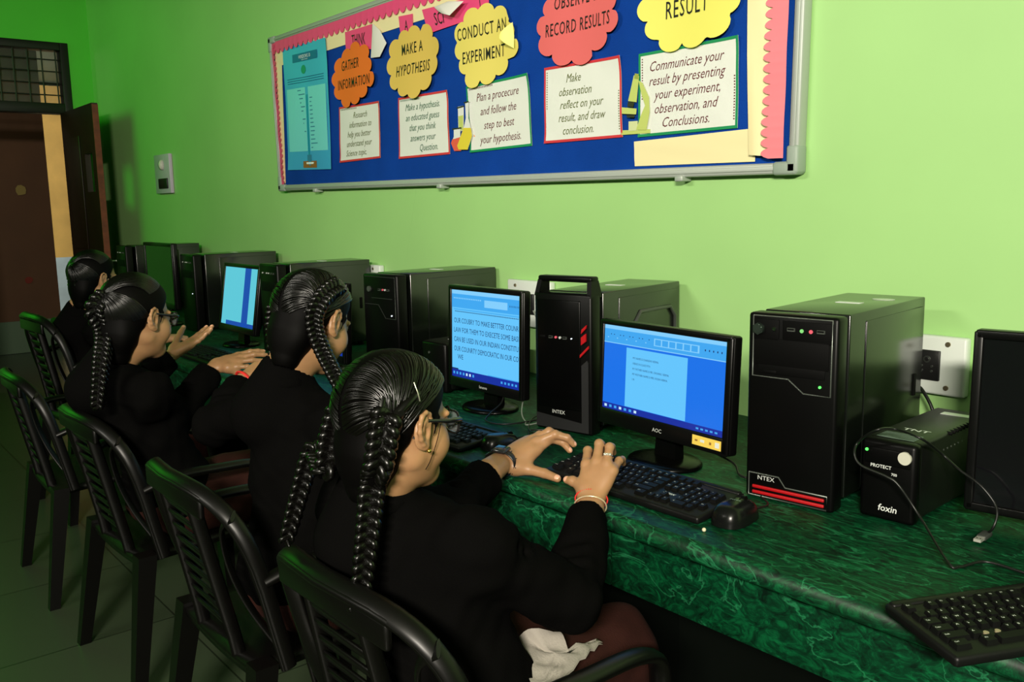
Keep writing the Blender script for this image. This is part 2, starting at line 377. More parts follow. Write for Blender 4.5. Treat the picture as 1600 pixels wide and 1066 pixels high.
note('white paper with olive handwriting about observation, left of the microscope cutout', n4, [('Make', -.1), ('observation', -.08), 'reflect on your', 'result, and draw', ('conclusion.', -.05)], 'olive', 'red', 4, size=.105, dotted=1)
note('largest looking white paper, maroon handwriting about communicating results, at the right', n5, ['Communicate your', 'result by presenting', 'your experiment,', 'observation, and', 'Conclusions.'], 'maroon', 'teal', 5, size=.11, dotted=1)

def cloud(label, c, hw, hh, lines, col, seed, tsize, fold=None, rotz=0):
    r = random.Random(seed); n = 11; poly = []
    K = 132
    lob = [r.uniform(.92, 1.08) for _ in range(n)]
    for k in range(K):
        a = 2*PI*k/K; t = a/(2*PI)*n; b = abs(math.sin(PI*t)); rr = (.88+.14*b**.7)*lob[int(t) % n]
        x, y = rr*math.cos(a)*hw, rr*math.sin(a)*hh
        if fold and math.cos(a-fold) > .82: x, y = x*.9+.1*hw*math.cos(fold)*1.25, y*.86
        poly.append((x, y))
    wv = lambda x, y: .006+.004*math.sin(9*x/hw/3+seed)+.004*math.sin(7*y/hh/3+2*seed)+.010*(x/hw)**2*(.5+.5*math.sin(seed))+.008*max(0, -y/hh)**2
    rings = 8; vs = []; fs = []
    for i in range(rings+1):
        for x, y in poly: s = i/rings; vs.append((c[0]+x*s, YP-.004-wv(x*s, y*s), c[1]+y*s))
    for i in range(rings):
        for k in range(K): fs.append((i*K+k, (i+1)*K+k, (i+1)*K+(k+1) % K, i*K+(k+1) % K))
    mb = MB(); mb.add(vs, fs, 0, True)
    F = lambda x, y: (c[0]+x, YP-.006-wv(x, y), c[1]+y)
    for t, dx, dy in lines: mb.text(t, lambda x, y, dx=dx, dy=dy: F(dx*hw+x+0*y, dy*hh+y), 1, size=tsize, shear=.08, xs=.62, thin=.002, fit=hw*1.55, space=1.15)
    if fold is not None:                                  # curled tip, the paler back showing
        q = MB(); tip = (c[0]+hw*.98*math.cos(fold), c[1]+hh*.98*math.sin(fold)); d = (math.cos(fold), math.sin(fold)); e = (-d[1], d[0]); s = hw*.24
        pts = []
        for i in range(7):
            u = i/6; wdt = (1-u)*.95+.05
            for j in (-1, 0, 1): pts.append((tip[0]-d[0]*s*u+e[0]*s*wdt*j, YP-.016-.03*math.sin(PI*u*.6)-.004*abs(j), tip[1]-d[1]*s*u+e[1]*s*wdt*j))
        mb.add(pts, [(3*i+j, 3*i+j+1, 3*i+j+4, 3*i+j+3) for i in range(6) for j in (0, 1)], 2, True)
    pale = tuple(min(1, x*1.25+.05) for x in lin(*col)[:3])
    return tag(mb.build('cloud_cutout', [mat('cloud_paper_%d' % seed, lin(*col), .6), INK['black'], mat('cloud_back_%d' % seed, pale, .6)]), label, 'paper cutout', 'cloud shaped title papers')
cloud('orange paper cloud reading GATHER INFORMATION', (-3.645, 1.963), .185, .135, [('GATHER', -.1, .22), ('INFORMATION', .06, -.38)], (232, 112, 40), 1, .062)
cloud('mustard paper cloud reading MAKE A HYPOTHESIS', (-3.165, 1.962), .182, .145, [('MAKE A', .0, .22), ('HYPOTHESIS', .02, -.34)], (222, 190, 92), 2, .062)
cloud('yellow paper cloud with a folded tip reading CONDUCT AN EXPERIMENT', (-2.69, 1.957), .185, .145, [('CONDUCT AN', -.04, .24), ('EXPERIMENT', -.02, -.36)], (232, 216, 108), 3, .062, fold=.05)
cloud('red paper cloud reading RECORD RESULTS', (-2.195, 1.97), .19, .14, [('OBSERVE &', -.02, .30), ('RECORD RESULTS', .02, -.28)], (226, 104, 104), 4, .058)
cloud('bright yellow paper cloud reading RESULT', (-1.735, 1.945), .188, .135, [('RESULT', -.05, -.28)], (236, 232, 110), 6, .07)

M_pink = mat('pink_paper', lin(232, 72, 128), .6); M_cream = mat('cream_paper', lin(240, 228, 176), .65); M_back = mat('white_paper_back', lin(232, 230, 222), .6)
def card(name, label, cat, q, m, txt=None, ts=.5, y=YP-.001, group=None, thin=.004, seed=1, dv=.22, amp=.0015, xs=.7, tu=.5):
    wav = wave(seed, amp); mb = quad_sheet(q, y, 8, wav=wav)
    if txt:
        F = sheet_map(q, y, wav); asp = abs(q[1][0]-q[0][0])/abs(q[0][1]-q[3][1])
        mb.text(txt, lambda x, yy: F(tu+x, dv+yy), 1, size=ts, shear=.1, xs=xs/asp, thin=thin, fit=.9)
    return tag(mb.build(name, [m, INK['black']]), label, cat, group)
card('title_card', 'bright pink card lettered THINK above the orange cloud', 'paper', [(-3.71, 2.159), (-3.477, 2.158), (-3.479, 2.054), (-3.711, 2.086)], M_pink, 'THINK', .75, group='pink title cards', y=YP-.0045)
card('title_card', 'narrow pink card lettered A above the mustard cloud', 'paper', [(-3.263, 2.153), (-3.159, 2.147), (-3.159, 2.063), (-3.253, 2.082)], M_pink, 'A', .75, group='pink title cards', y=YP-.0045)
card('title_card', 'wide pink card lettered SCI, half covered by a curled white paper', 'paper', [(-3.09, 2.15), (-2.742, 2.139), (-2.757, 2.064), (-3.05, 2.053)], M_pink, 'SCI', .75, tu=.30, group='pink title cards', y=YP-.0045)
card('title_card', 'small pink card at the top behind the yellow folded cloud', 'paper', [(-2.79, 2.19), (-2.655, 2.18), (-2.664, 2.067), (-2.748, 2.079)], M_pink, 'T', .6, group='pink title cards', y=YP-.0045, dv=.1)
def flap(label, pts, ys, cen):
    mb = MB(); vs = [(x, YP-yy, z) for (x, z), yy in zip(pts, ys)]+[(cen[0], YP-cen[2], cen[1])]; n = len(pts)
    mb.add(vs, [(n, (i+1) % n, i) for i in range(n)], 0, True)
    bm = MB(); 
    return tag(mb.build('paper_flap', M_back), label, 'paper', 'loose white corners of the title cards')
flap('white loose paper corner hanging beside the card lettered THINK', [(-3.471, 2.16), (-3.405, 2.121), (-3.345, 2.059), (-3.40, 2.010), (-3.487, 2.018), (-3.48, 2.09)], [.006, .012, .018, .020, .012, .008], (-3.42, 2.07, .026))
flap('white curled paper roll lying across the wide pink card', [(-3.001, 2.145), (-2.88, 2.142), (-2.78, 2.125), (-2.844, 2.083), (-2.9, 2.10), (-2.946, 2.118)], [.01, .03, .03, .05, .045, .03], (-2.89, 2.122, .06))

# infographic poster
q = [(-4.346, 2.178), (-3.884, 2.162), (-3.9, 1.562), (-4.355, 1.576)]
wav = wave(11, .003, [(1, 1, .3, .006), (0, 0, .2, .006)]); mb = quad_sheet(q, YP-.003, 12, wav=wav); F = sheet_map(q, YP-.003, wav)
def rect(u0, v0, u1, v1, m, n=4):
    for i in range(n):
        a, b = u0+(u1-u0)*i/n, u0+(u1-u0)*(i+1)/n; mb.add([F(a, v0), F(b, v0), F(b, v1), F(a, v1)], [(0, 1, 2, 3)], m)
F0 = F; F = lambda u, v, k=[0]: (lambda p: (p[0], p[1], p[2]))(F0(u, v))
rect(.22, .865, .80, .93, 1)
mb.text('WINDOWS 10', lambda x, y: (lambda p: (p[0], p[1]-.001, p[2]))(F0(.5+x, .888+y)), 3, size=.04, xs=1.1, thin=.006, fit=.5)
mb.text('keyboard shortcuts', lambda x, y: (lambda p: (p[0], p[1]-.001, p[2]))(F0(.5+x, .873+y)), 3, size=.016, xs=1.2, fit=.4)
for k in range(3): rect(.08, .735-.018*k, .92, .741-.018*k, 1)
rect(.05, .15, .48, .66, 2); rect(.54, .15, .95, .66, 2)
for k in range(15):
    v = .635-.033*k
    for u0 in (.08, .57): rect(u0, v, u0+.10+.05*((k*7) % 3), v+.008, 4, 1); rect(u0+.22, v, u0+.30+.04*((k*5) % 3), v+.008, 4, 1)
rect(.49, .12, .525, .60, 5, 1); rect(.46, .03, .56, .12, 4, 1); rect(.36, .015, .68, .07, 6, 2); rect(.40, .045, .64, .06, 3, 1)
p = [(.46+.055*math.cos(a), .80+.035*math.sin(a)) for a in [2*PI*i/14 for i in range(14)]]; mb.add([F0(*c) for c in p], [tuple(range(14))], 7)
tag(mb.build('infographic_poster', [mat('poster_blue', lin(64, 160, 214), .35), mat('poster_navy', lin(20, 72, 150), .4), mat('poster_aqua', lin(120, 214, 222), .4), mat('poster_white', lin(226, 240, 240), .5), mat('poster_grey', lin(50, 120, 160), .5), mat('poster_cyan', lin(14, 140, 170), .4), mat('poster_brown', lin(140, 84, 46), .5), mat('poster_green', lin(24, 130, 110), .4)]),
    'tall light blue printed poster of shortcut tables at the left end of the board', 'poster')

# science cutouts
M_glassp = mat('cutout_white', lin(224, 228, 222), .6)
def cutout(name, label, polys, y, mats, t=.001):
    mb = MB()
    for k, (poly, mi) in enumerate(polys):
        yy = y-.0012*k; n = len(poly)
        mb.add([(a, yy, b) for a, b in poly]+[(a, yy+t, b) for a, b in poly], [tuple(range(n)), tuple(range(n, 2*n))[::-1]]+[(i, n+i, n+(i+1) % n, (i+1) % n) for i in range(n)], mi)
    mb.f = [f[::-1] if False else f for f in mb.f]
    return tag(mb.build(name, mats), label, 'paper cutout', 'drawn laboratory cutouts')
def P(*pts): return [tuple(at(px, py, y=YP)[i] for i in (0, 2)) for px, py in pts]
lime, yel, red_, org, blk = [mat('cutout_'+k, lin(*c), .6) for k, c in dict(lime=(190, 204, 110), yellow=(224, 206, 60), red=(222, 92, 70), orange=(236, 150, 60), line=(40, 46, 24)).items()]
cutout('test_tube_cutout', 'drawn test tube with lime liquid, leftmost of the glassware cutouts', [(P((716, 167), (725, 165), (725, 204), (717, 206)), 0), (P((717, 182), (724.5, 180), (724.5, 203), (718, 205)), 1), (P((715, 168), (726, 165), (726, 167), (715, 170)), 2)], YP-.002, [M_glassp, lime, blk])
cutout('round_flask_cutout', 'drawn small flask with red liquid below the test tube cutout', [(P((711, 201), (721, 200), (721, 214), (727, 226), (722, 236), (712, 236), (707, 224), (711, 214)), 0), (P((709, 218), (723, 214), (727, 226), (722, 236), (712, 236), (707, 224)), 1), (P((709, 201), (723, 199), (723, 201), (709, 203)), 2)], YP-.006, [M_glassp, red_, blk])
cutout('conical_flask_cutout', 'drawn tall conical flask with yellow liquid between two papers', [(P((730, 160), (735, 159), (735, 185), (741, 212), (734, 234), (720, 234), (718, 228), (728, 200), (731, 185)), 0), (P((728, 200), (739, 200), (741, 212), (734, 234), (720, 234), (718, 228)), 1), (P((728.5, 160), (736, 158), (736, 160), (729, 162)), 2)], YP-.010, [M_glassp, yel, blk])
cutout('side_tube_cutout', 'drawn test tube with orange liquid tucked behind the procedure paper', [(P((740, 172), (746, 170), (746, 214), (741, 215)), 0), (P((740, 188), (746, 187), (746, 212), (741, 214)), 1)], YP-.0005, [M_glassp, org])
cutout('microscope_cutout', 'drawn olive green microscope cutout between the two right papers',
    [(P((972, 204), (1017, 202), (1017, 208), (972, 211)), 0), (P((984, 190), (998, 189), (998, 204), (984, 205)), 3), (P((1000, 126), (1006, 130), (1016, 152), (1017, 175), (1012, 203), (996, 203), (1003, 182), (1010, 165), (1004, 146)), 0),
     (P((993, 118), (1001, 119), (997, 160), (984, 158)), 0), (P((995, 115), (1001, 116), (1000, 124), (994, 123)), 1), (P((975, 168), (998, 170), (997, 179), (975, 178)), 0), (P((985, 159), (995, 160), (993, 168), (984, 167)), 2), (P((983, 180), (996, 180), (995, 184), (984, 184)), 2)],
    YP-.004, [lime, mat('cutout_olive', lin(150, 165, 70), .6), blk, mat('cutout_pale', lin(206, 214, 160), .6)])

# border strips
def scallop(name, label, a, b, wdt, side, m, y, n=34, cat='paper border', teeth=.35, grp='pink and cream paper borders'):
    """strip from a to b, width wdt towards +side normal, toothed inner edge"""
    a, b = Vector(a), Vector(b); d = b-a; L = d.length; d.normalize(); nn = Vector((-d.y, d.x))*side
    mb = MB(); vs = []; fs = []
    K = n*6
    for k in range(K+1):
        t = k/K; e = wdt*(1-teeth*(1-abs(math.sin(PI*t*n))**.7)); wv = .001*math.sin(t*23)
        p0 = a+d*L*t; p1 = p0+nn*e
        vs += [(p0.x, y-wv, p0.y), (p1.x, y-.004-2*wv, p1.y)]
    for k in range(K): fs.append((2*k, 2*k+2, 2*k+3, 2*k+1) if side > 0 else (2*k, 2*k+1, 2*k+3, 2*k+2))
    mb.add(vs, fs, 0, True)
    return tag(mb.build(name, m), label, cat, grp)
card('cream_border', 'cream paper band along the top edge of the board under the pink border', 'paper border', [(-4.44, 2.20), (-1.5, 2.21), (-1.5, 2.13), (-4.43, 2.10)], M_cream, group='pink and cream paper borders', y=YP)
card('cream_border', 'narrow cream paper band down the left edge of the board', 'paper border', [(-4.45, 2.20), (-4.37, 2.2), (-4.41, 1.51), (-4.44, 1.51)], M_cream, group='pink and cream paper borders', y=YP)
scallop('pink_border', 'pink fringed paper border along the top edge of the board', (-4.47, 2.222), (-1.42, 2.226), .062, -1, M_pink, YP-.006, 60)
scallop('pink_border', 'pink fringed paper border down the left edge of the board', (-4.475, 2.215), (-4.45, 1.50), .04, 1, M_pink, YP-.006, 26)
card('cream_border', 'wide cream paper strip hanging loose down the right edge of the board', 'paper border', [(-1.53, 2.2), (-1.42, 2.2), (-1.424, 1.491), (-1.515, 1.501)], M_cream, group='pink and cream paper borders', y=YP-.015, amp=.006)
scallop('pink_border', 'salmon scalloped paper border down the right edge of the board', (-1.392, 2.2), (-1.402, 1.487), .068, -1, mat('salmon_paper', lin(240, 130, 140), .6), YP-.026, 26)
card('cream_strip', 'cream paper strip stuck along the bottom right of the board', 'paper', [(-1.952, 1.565), (-1.505, 1.572), (-1.505, 1.483), (-1.951, 1.49)], M_cream, y=YP-.001, seed=5, amp=.002)
# ================================================================== marble counter
def marble():
    m = mat('green_marble', lin(20, 92, 50), rough=.5, spec=.22)
    nt = m.node_tree; b = nt.nodes['Principled BSDF']; N = nt.nodes.new; L = nt.links.new
    tc = N('ShaderNodeTexCoord'); mp = N('ShaderNodeMapping'); mp.inputs['Scale'].default_value = (1.0, 2.6, 1.6); mp.inputs['Rotation'].default_value = (0, 0, .35)
    L(tc.outputs['Object'], mp.inputs['Vector'])
    n1 = N('ShaderNodeTexNoise'); n1.inputs['Scale'].default_value = 22; n1.inputs['Detail'].default_value = 9; n1.inputs['Roughness'].default_value = .72; n1.inputs['Distortion'].default_value = 1.8
    n2 = N('ShaderNodeTexNoise'); n2.inputs['Scale'].default_value = 3.2; n2.inputs['Detail'].default_value = 4
    v = N('ShaderNodeTexNoise'); v.inputs['Scale'].default_value = 5; v.inputs['Detail'].default_value = 6; v.inputs['Distortion'].default_value = 1.0
    for n in (n1, n2, v): L(mp.outputs['Vector'], n.inputs['Vector'])
    r = N('ShaderNodeValToRGB'); e = r.color_ramp.elements
    e[0].position = .36; e[0].color = lin(1, 24, 13); e[1].position = .70; e[1].color = lin(10, 104, 58)
    k = e.new(.5); k.color = lin(2, 56, 31)
    L(n1.outputs['Fac'], r.inputs['Fac'])
    # thin pale veins where the low noise crosses its middle
    ab = N('ShaderNodeMath'); ab.operation = 'SUBTRACT'; ab.inputs[1].default_value = .5; L(v.outputs['Fac'], ab.inputs[0])
    a2 = N('ShaderNodeMath'); a2.operation = 'ABSOLUTE'; L(ab.outputs[0], a2.inputs[0])
    vr = N('ShaderNodeMapRange'); vr.inputs[1].default_value = 0; vr.inputs[2].default_value = .012; vr.inputs[3].default_value = .55; vr.inputs[4].default_value = 0; L(a2.outputs[0], vr.inputs[0])
    mx = N('ShaderNodeMix'); mx.data_type = 'RGBA'; mx.inputs[7].default_value = lin(46, 140, 92); L(vr.outputs[0], mx.inputs[0]); L(r.outputs['Color'], mx.inputs[6])
    m2 = N('ShaderNodeMix'); m2.data_type = 'RGBA'; m2.blend_type = 'MULTIPLY'; m2.inputs[0].default_value = .5
    r2 = N('ShaderNodeValToRGB'); r2.color_ramp.elements[0].position = .35; r2.color_ramp.elements[0].color = (.5, .6, .5, 1); r2.color_ramp.elements[1].position = .65; L(n2.outputs['Fac'], r2.inputs['Fac'])
    L(mx.outputs[2], m2.inputs[6]); L(r2.outputs['Color'], m2.inputs[7]); L(m2.outputs[2], b.inputs['Base Color'])
    return m
M_marble = marble()
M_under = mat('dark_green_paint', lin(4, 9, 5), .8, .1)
ZD = .76; DX0, DX1, DYF = -5.9, 1.2, -.893
desk = thing('counter', 'long green marble computer counter running along the wall', 'counter', ((DX0+DX1)/2, -.48, 0))
cx, cy = (DX0+DX1)/2, -.48
mb = MB(); prof = [(-.002, ZD), (DYF+.02, ZD)]+[(DYF+.02-.02*math.sin(a), ZD-.02+.02*math.cos(a)) for a in [PI*i/8 for i in range(1, 9)]]+[(-.002, ZD-.04)]
vs = [(x-cx, y-cy, z) for x in (DX0, DX1) for y, z in prof]; n = len(prof)
mb.add(vs, [tuple(range(n)), tuple(range(n, 2*n))[::-1]]+[(i, n+i, n+(i+1) % n, (i+1) % n) for i in range(n)], 0, False)
mb.s = [False, False]+[3 <= 0 or (1 <= i < n-2) for i in range(n)]
mb.build('countertop', M_marble, desk)
for x0, x1 in ((DX0+.02, -4.1), (-4.096, -2.62), (-2.616, -1.282), (-1.278, .02), (.024, DX1-.02)):
    MB().box(((x0+x1)/2-cx, -.815-cy, .645), (x1-x0, .022, .15), bev=.002).build('apron_panel', M_marble, desk)
for x in (-5.8, -5.0, -3.4, -2.3, -1.55, -.4, 1.1):
    MB().box((x-cx, -.40-cy, .36), (.06, .66, .72)).build('support_wall', M_under, desk)
MB().box((cx-cx, -.30-cy, .36), (DX1-DX0-.1, .03, .72)).build('back_panel', M_under, desk)

# ================================================================== tower cases
M_case = mat('black_steel_case', (.003, .0042, .003), .2, .85)
M_face = mat('black_plastic', (.0018, .0018, .0018), .36, .16); M_gloss = mat('gloss_black', (.0015, .0015, .0015), .25, .16)
M_dark = mat('dark_slot', (.0015, .0015, .0015), .6, .1); M_mesh = mat('grey_mesh_panel', lin(24, 24, 26), .6)
M_redp = mat('red_plastic', lin(170, 8, 18), .45); M_silver = mat('silver_line', lin(100, 106, 100), .3, metal=.6)
M_chrome = mat('chrome', lin(200, 205, 200), .15, metal=1); M_logo = mat('logo_print', lin(190, 194, 190), .5)
M_label = mat('white_sticker', lin(220, 225, 220), .5); M_pinkj = mat('pink_jack', lin(220, 90, 110), .4); M_greenj = mat('green_jack', lin(120, 200, 120), .4)
def led(name, c, s): return mat(name, lin(*c), .4, emit=s)
M_ledg = led('green_led', (80, 255, 90), 1.6); M_ledw = led('white_led', (230, 240, 255), 1.0)
def usb(mb, x, z, y, m_silver, m_dark, wdt=.016):
    mb.box((x, y-.0015, z), (wdt, .004, .007), m_silver); mb.box((x, y-.004, z+.001), (wdt-.003, .002, .003), m_dark)
class Ports:
    def __init__(s, fp): s.fp = fp
    def usb(s, x, z, y, wdt=.016):
        m = MB(); usb(m, x, z, y, 0, 1, wdt); m.build('usb_port', [M_silver, M_dark], s.fp)
    def jack(s, x, z, y, m, r=.0035): MB().cyl((x, y-.003, z), (x, y+.001, z), r, n=12).build('audio_jack', m, s.fp)
    def light(s, x, z, y, m, r=.0026): MB().cyl((x, y-.003, z), (x, y+.001, z), r, n=10).build('status_light', m, s.fp)
    def panel(s, c, d, m, name='bay_cover', bev=.0008): MB().box(c, d, bev=bev).build(name, m, s.fp)
def tower(label, x, y, rz, W, H, D, style, group='black computer towers along the wall', sticker=True):
    """front face centre on the counter at (x, y)"""
    t = thing('computer_tower', label, 'computer', (x, y, ZD), rz, group)
    b = MB(); b.box((0, D/2+.02, H/2+.008), (W-.008, D-.04, H-.016), bev=.003)
    b.box((W/2-.003, D/2+.05, H/2), (.004, D-.13, H-.04), bev=.0015); b.box((-W/2+.003, D/2+.05, H/2), (.004, D-.13, H-.04), bev=.0015)
    b.box((W/2-.001, D-.055, H*.5), (.004, .012, .05), 1)
    b.build('case_body', [M_case, M_dark], t)
    if sticker:
        s = MB(); s.box((-.02+.03*random.random(), D*.55, H+.0004), (.055, .022, .0008), M=Matrix.Rotation(0, 4, 'Z')); s.build('sticker', M_label, t)
        if style == 'slash':
            MB().prism([(.025*math.cos(a)+.035, D*.78+.016*math.sin(a)) for a in [2*PI*i/16 for i in range(16)]], H, H+.0008, M=Matrix.Identity(4)).build('torn_label', mat('torn_label', lin(190, 205, 180), .6), t)
    f = MB(); f.box((0, .0, H/2), (W, .045, H), bev=.007); 
    fp = f.build('front_panel', M_face, t)
    for sx in (-1, 1):
        for yy in (.06, D-.06): pass
    for sx in (-1, 1):
        for yy in (.05, D-.05): MB().cyl((sx*(W/2-.03), yy, 0), (sx*(W/2-.03), yy, .012), .014, n=12).build('foot', M_face, t)
    F = -.0225; po = Ports(fp)
    if style == 'slash':      # inlaid upper bezel, oblique silver line, red bars
        w2 = W/2-.012
        def line(pts): MB().tube([(px, F-.0008, pz) for px, pz in pts], .0017, 6, 0).build('trim_line', M_silver, fp)
        z = lambda k: H*k
        line([(-w2, z(.985)), (w2, z(.985)), (w2, z(.60)), (.028, z(.60)), (-.005, z(.665)), (-w2, z(.665)), (-w2, z(.985))])
        line([(-w2-.003, z(.135)), (-.02, z(.135)), (-.005, z(.085)), (w2, z(.085)), (w2, z(.012)), (-w2-.003, z(.012)), (-w2-.003, z(.135))])
        po.panel((-.055, F-.0005, z(.915)), (.055, .003, .042), M_dark, 'button_panel'); po.panel((.033, F-.0005, z(.915)), (.105, .003, .042), M_dark, 'port_panel')
        po.panel((0, F-.0005, z(.80)), (W-.036, .003, .055), M_dark); po.panel((0, F-.0005, z(.71)), (W-.05, .002, .022), M_dark)
        po.usb(.0, z(.925), F-.002); po.usb(.062, z(.925), F-.002); po.jack(.022, z(.922), F-.001, M_greenj, .004); po.jack(.041, z(.922), F-.001, M_pinkj, .004)
        po.panel((-.045, F-.001, z(.695)), (.028, .003, .006), M_dark, 'eject_slot'); po.light(.062, z(.645), F, M_ledg)
        p = MB(); p.cyl((-.07, F-.010, z(.918)), (-.07, F, z(.918)), .0125, n=6); p.cyl((-.07, F-.012, z(.918)), (-.07, F-.01, z(.918)), .009, n=20)
        p.build('power_button', mat('smoky_button', lin(60, 72, 64), .15, metal=.6), fp)
        MB().cyl((-.036, F-.006, z(.922)), (-.036, F, z(.922)), .004, n=12).build('reset_button', M_chrome, fp)
        for zz in (.062, .032): MB().box((.0, F-.001, z(zz)), (W-.035, .005, .007), bev=.002).build('red_bar', M_redp, fp)
        l = MB(); l.text('NTEX', lambda a, b: (-.048+a, F-.0006, z(.103)+b), size=.013, xs=1.15, thin=.004); l.build('lettering', M_logo, fp)
    elif style == 'handle':
        hm = MB(); w2 = W/2
        for sx in (-1, 1):
            hm.hexa([(sx*w2-.014*(sx > 0), -.022, H-.01), (sx*w2+.014*(sx < 0), -.022, H-.01), (sx*w2+.014*(sx < 0), .030, H-.01), (sx*w2-.014*(sx > 0), .030, H-.01),
                     (sx*(w2-.006)-.014*(sx > 0), -.012, H+.034), (sx*(w2-.006)+.014*(sx < 0), -.012, H+.034), (sx*(w2-.006)+.014*(sx < 0), .022, H+.034), (sx*(w2-.006)-.014*(sx > 0), .022, H+.034)])
        hm.box((0, .005, H+.037), (W-.012, .036, .016), bev=.005)
        hm.build('carry_handle', M_face, fp)
        gp = MB(); gp.box((-.012, F-.001, H*.56), (W-.045, .005, H*.78), bev=.002); gp.build('gloss_insert', M_gloss, fp)
        me = MB(); me.prism([(w2-.030, H*.02), (w2-.008, H*.02), (w2-.008, H*.52), (w2-.012, H*.54), (w2-.030, H*.50)], 0, .003, M=Matrix(((1, 0, 0, 0), (0, 0, -1, F-.001), (0, 1, 0, 0), (0, 0, 0, 1))))
        me.prism([(-w2+.006, H*.02), (w2-.03, H*.02), (w2-.03, H*.085), (-w2+.006, H*.12)], 0, .003, M=Matrix(((1, 0, 0, 0), (0, 0, -1, F-.001), (0, 1, 0, 0), (0, 0, 0, 1))))
        me.build('mesh_trim', M_mesh, fp)
        for pts in ([(w2-.030, .725), (w2-.014, .765), (w2-.012, .79), (w2-.028, .755)], [(w2-.030, .645), (w2-.014, .675), (w2-.014, .73), (w2-.030, .70)], [(w2-.034, .555), (w2-.006, .625), (w2-.006, .645), (w2-.034, .575)]):
            MB().prism([(a, c*H) for a, c in pts], 0, .004, M=Matrix(((1, 0, 0, 0), (0, 0, -1, F-.0015), (0, 1, 0, 0), (0, 0, 0, 1)))).build('red_accent', M_redp, fp)
        z0 = H*.685
        po.usb(-.035, z0, F-.004, .012); po.usb(.012, z0, F-.004, .012); po.jack(-.018, z0, F-.004, M_pinkj); po.jack(-.004, z0, F-.004, M_logo)
        po.light(.034, z0, F-.004, M_ledw, .0018); po.panel((-.065, F-.0035, z0), (.018, .002, .006), M_dark, 'card_slot', .0004)
        l = MB(); l.text('INTEX', lambda a, b: (-.012+a, F-.0042, H*.132+b), size=.014, xs=1.1, thin=.006); l.build('lettering', M_logo, fp)
        sp = MB(); R = lambda x0, x1, z0, z1, e=.03: [(x0+e, z0), (x1-e, z0), (x1, z0+e), (x1, z1-e), (x1-e, z1), (x0+e, z1), (x0, z1-e), (x0, z0+e)]
        sp.tube([(W/2+.001, yy, zz) for yy, zz in R(D*.42, D*.92, H*.25, H*.82)], .006, 8, 0, closed=True); sp.build('side_panel_rim', mat('case_rim', (.05, .055, .05), .3), t)
    elif style == 'vee':
        w2 = W/2-.012; z = lambda k: H*k; dm = mat('dark_silver_line', lin(60, 64, 60), .4, metal=.5)
        def line(pts): MB().tube([(px, F-.0006, pz) for px, pz in pts], .0012, 6, 0).build('trim_line', dm, fp)
        line([(-w2, z(.975)), (w2, z(.975)), (w2, z(.6))]); line([(-w2, z(.72)), (-.01, z(.72)), (.03, z(.60)), (w2, z(.60))])
        z0 = z(.86); po.usb(.0, z0, F-.001, .012); po.usb(.05, z0, F-.001, .012); po.jack(.02, z0, F-.001, M_pinkj); po.jack(.033, z0, F-.001, M_logo)
        po.light(.066, z(.63), F, M_ledw); po.panel((.01, F-.0005, z(.78)), (.12, .002, .002), dm, 'drive_slot', .0004)
        MB().cyl((-.06, F-.006, z0), (-.06, F, z0), .010, n=20).build('power_button', M_silver, fp)
    else:
        z0 = H*.90
        for xx in (-.05, -.01, .01): po.jack(xx, z0, F-.001, M_logo, .003)
        po.usb(.032, z0, F-.001, .012); po.usb(.055, z0, F-.001, .012); po.panel((0, F-.0005, H*.75), (W-.04, .002, .04), M_dark); po.light(.06, H*.5, F, M_ledw)
    return t
HT = .386
tower('black tower with two red bars low on its front, right of the larger lit monitor', -1.021, -.556, .125, .192, .392, .45, 'slash')
tower('black tower with a carry handle on top and red accents', -1.775, -.488, .19, .19, .382, .45, 'handle')
tower('black tower behind the head of the girl with the braided crown, large plain side', -2.735, -.475, .09, .20, HT, .45, 'vee')
tower('black tower just right of the narrow visible screen', -3.645, -.48, .0, .18, HT, .43, 'plain')
tower('black tower left of the narrow visible screen, dark front', -4.64, -.475, .0, .19, HT+.01, .43, 'plain')
tower('farthest black tower at the door end of the counter', -5.75, -.48, .0, .19, HT+.03, .43, 'plain', sticker=False)

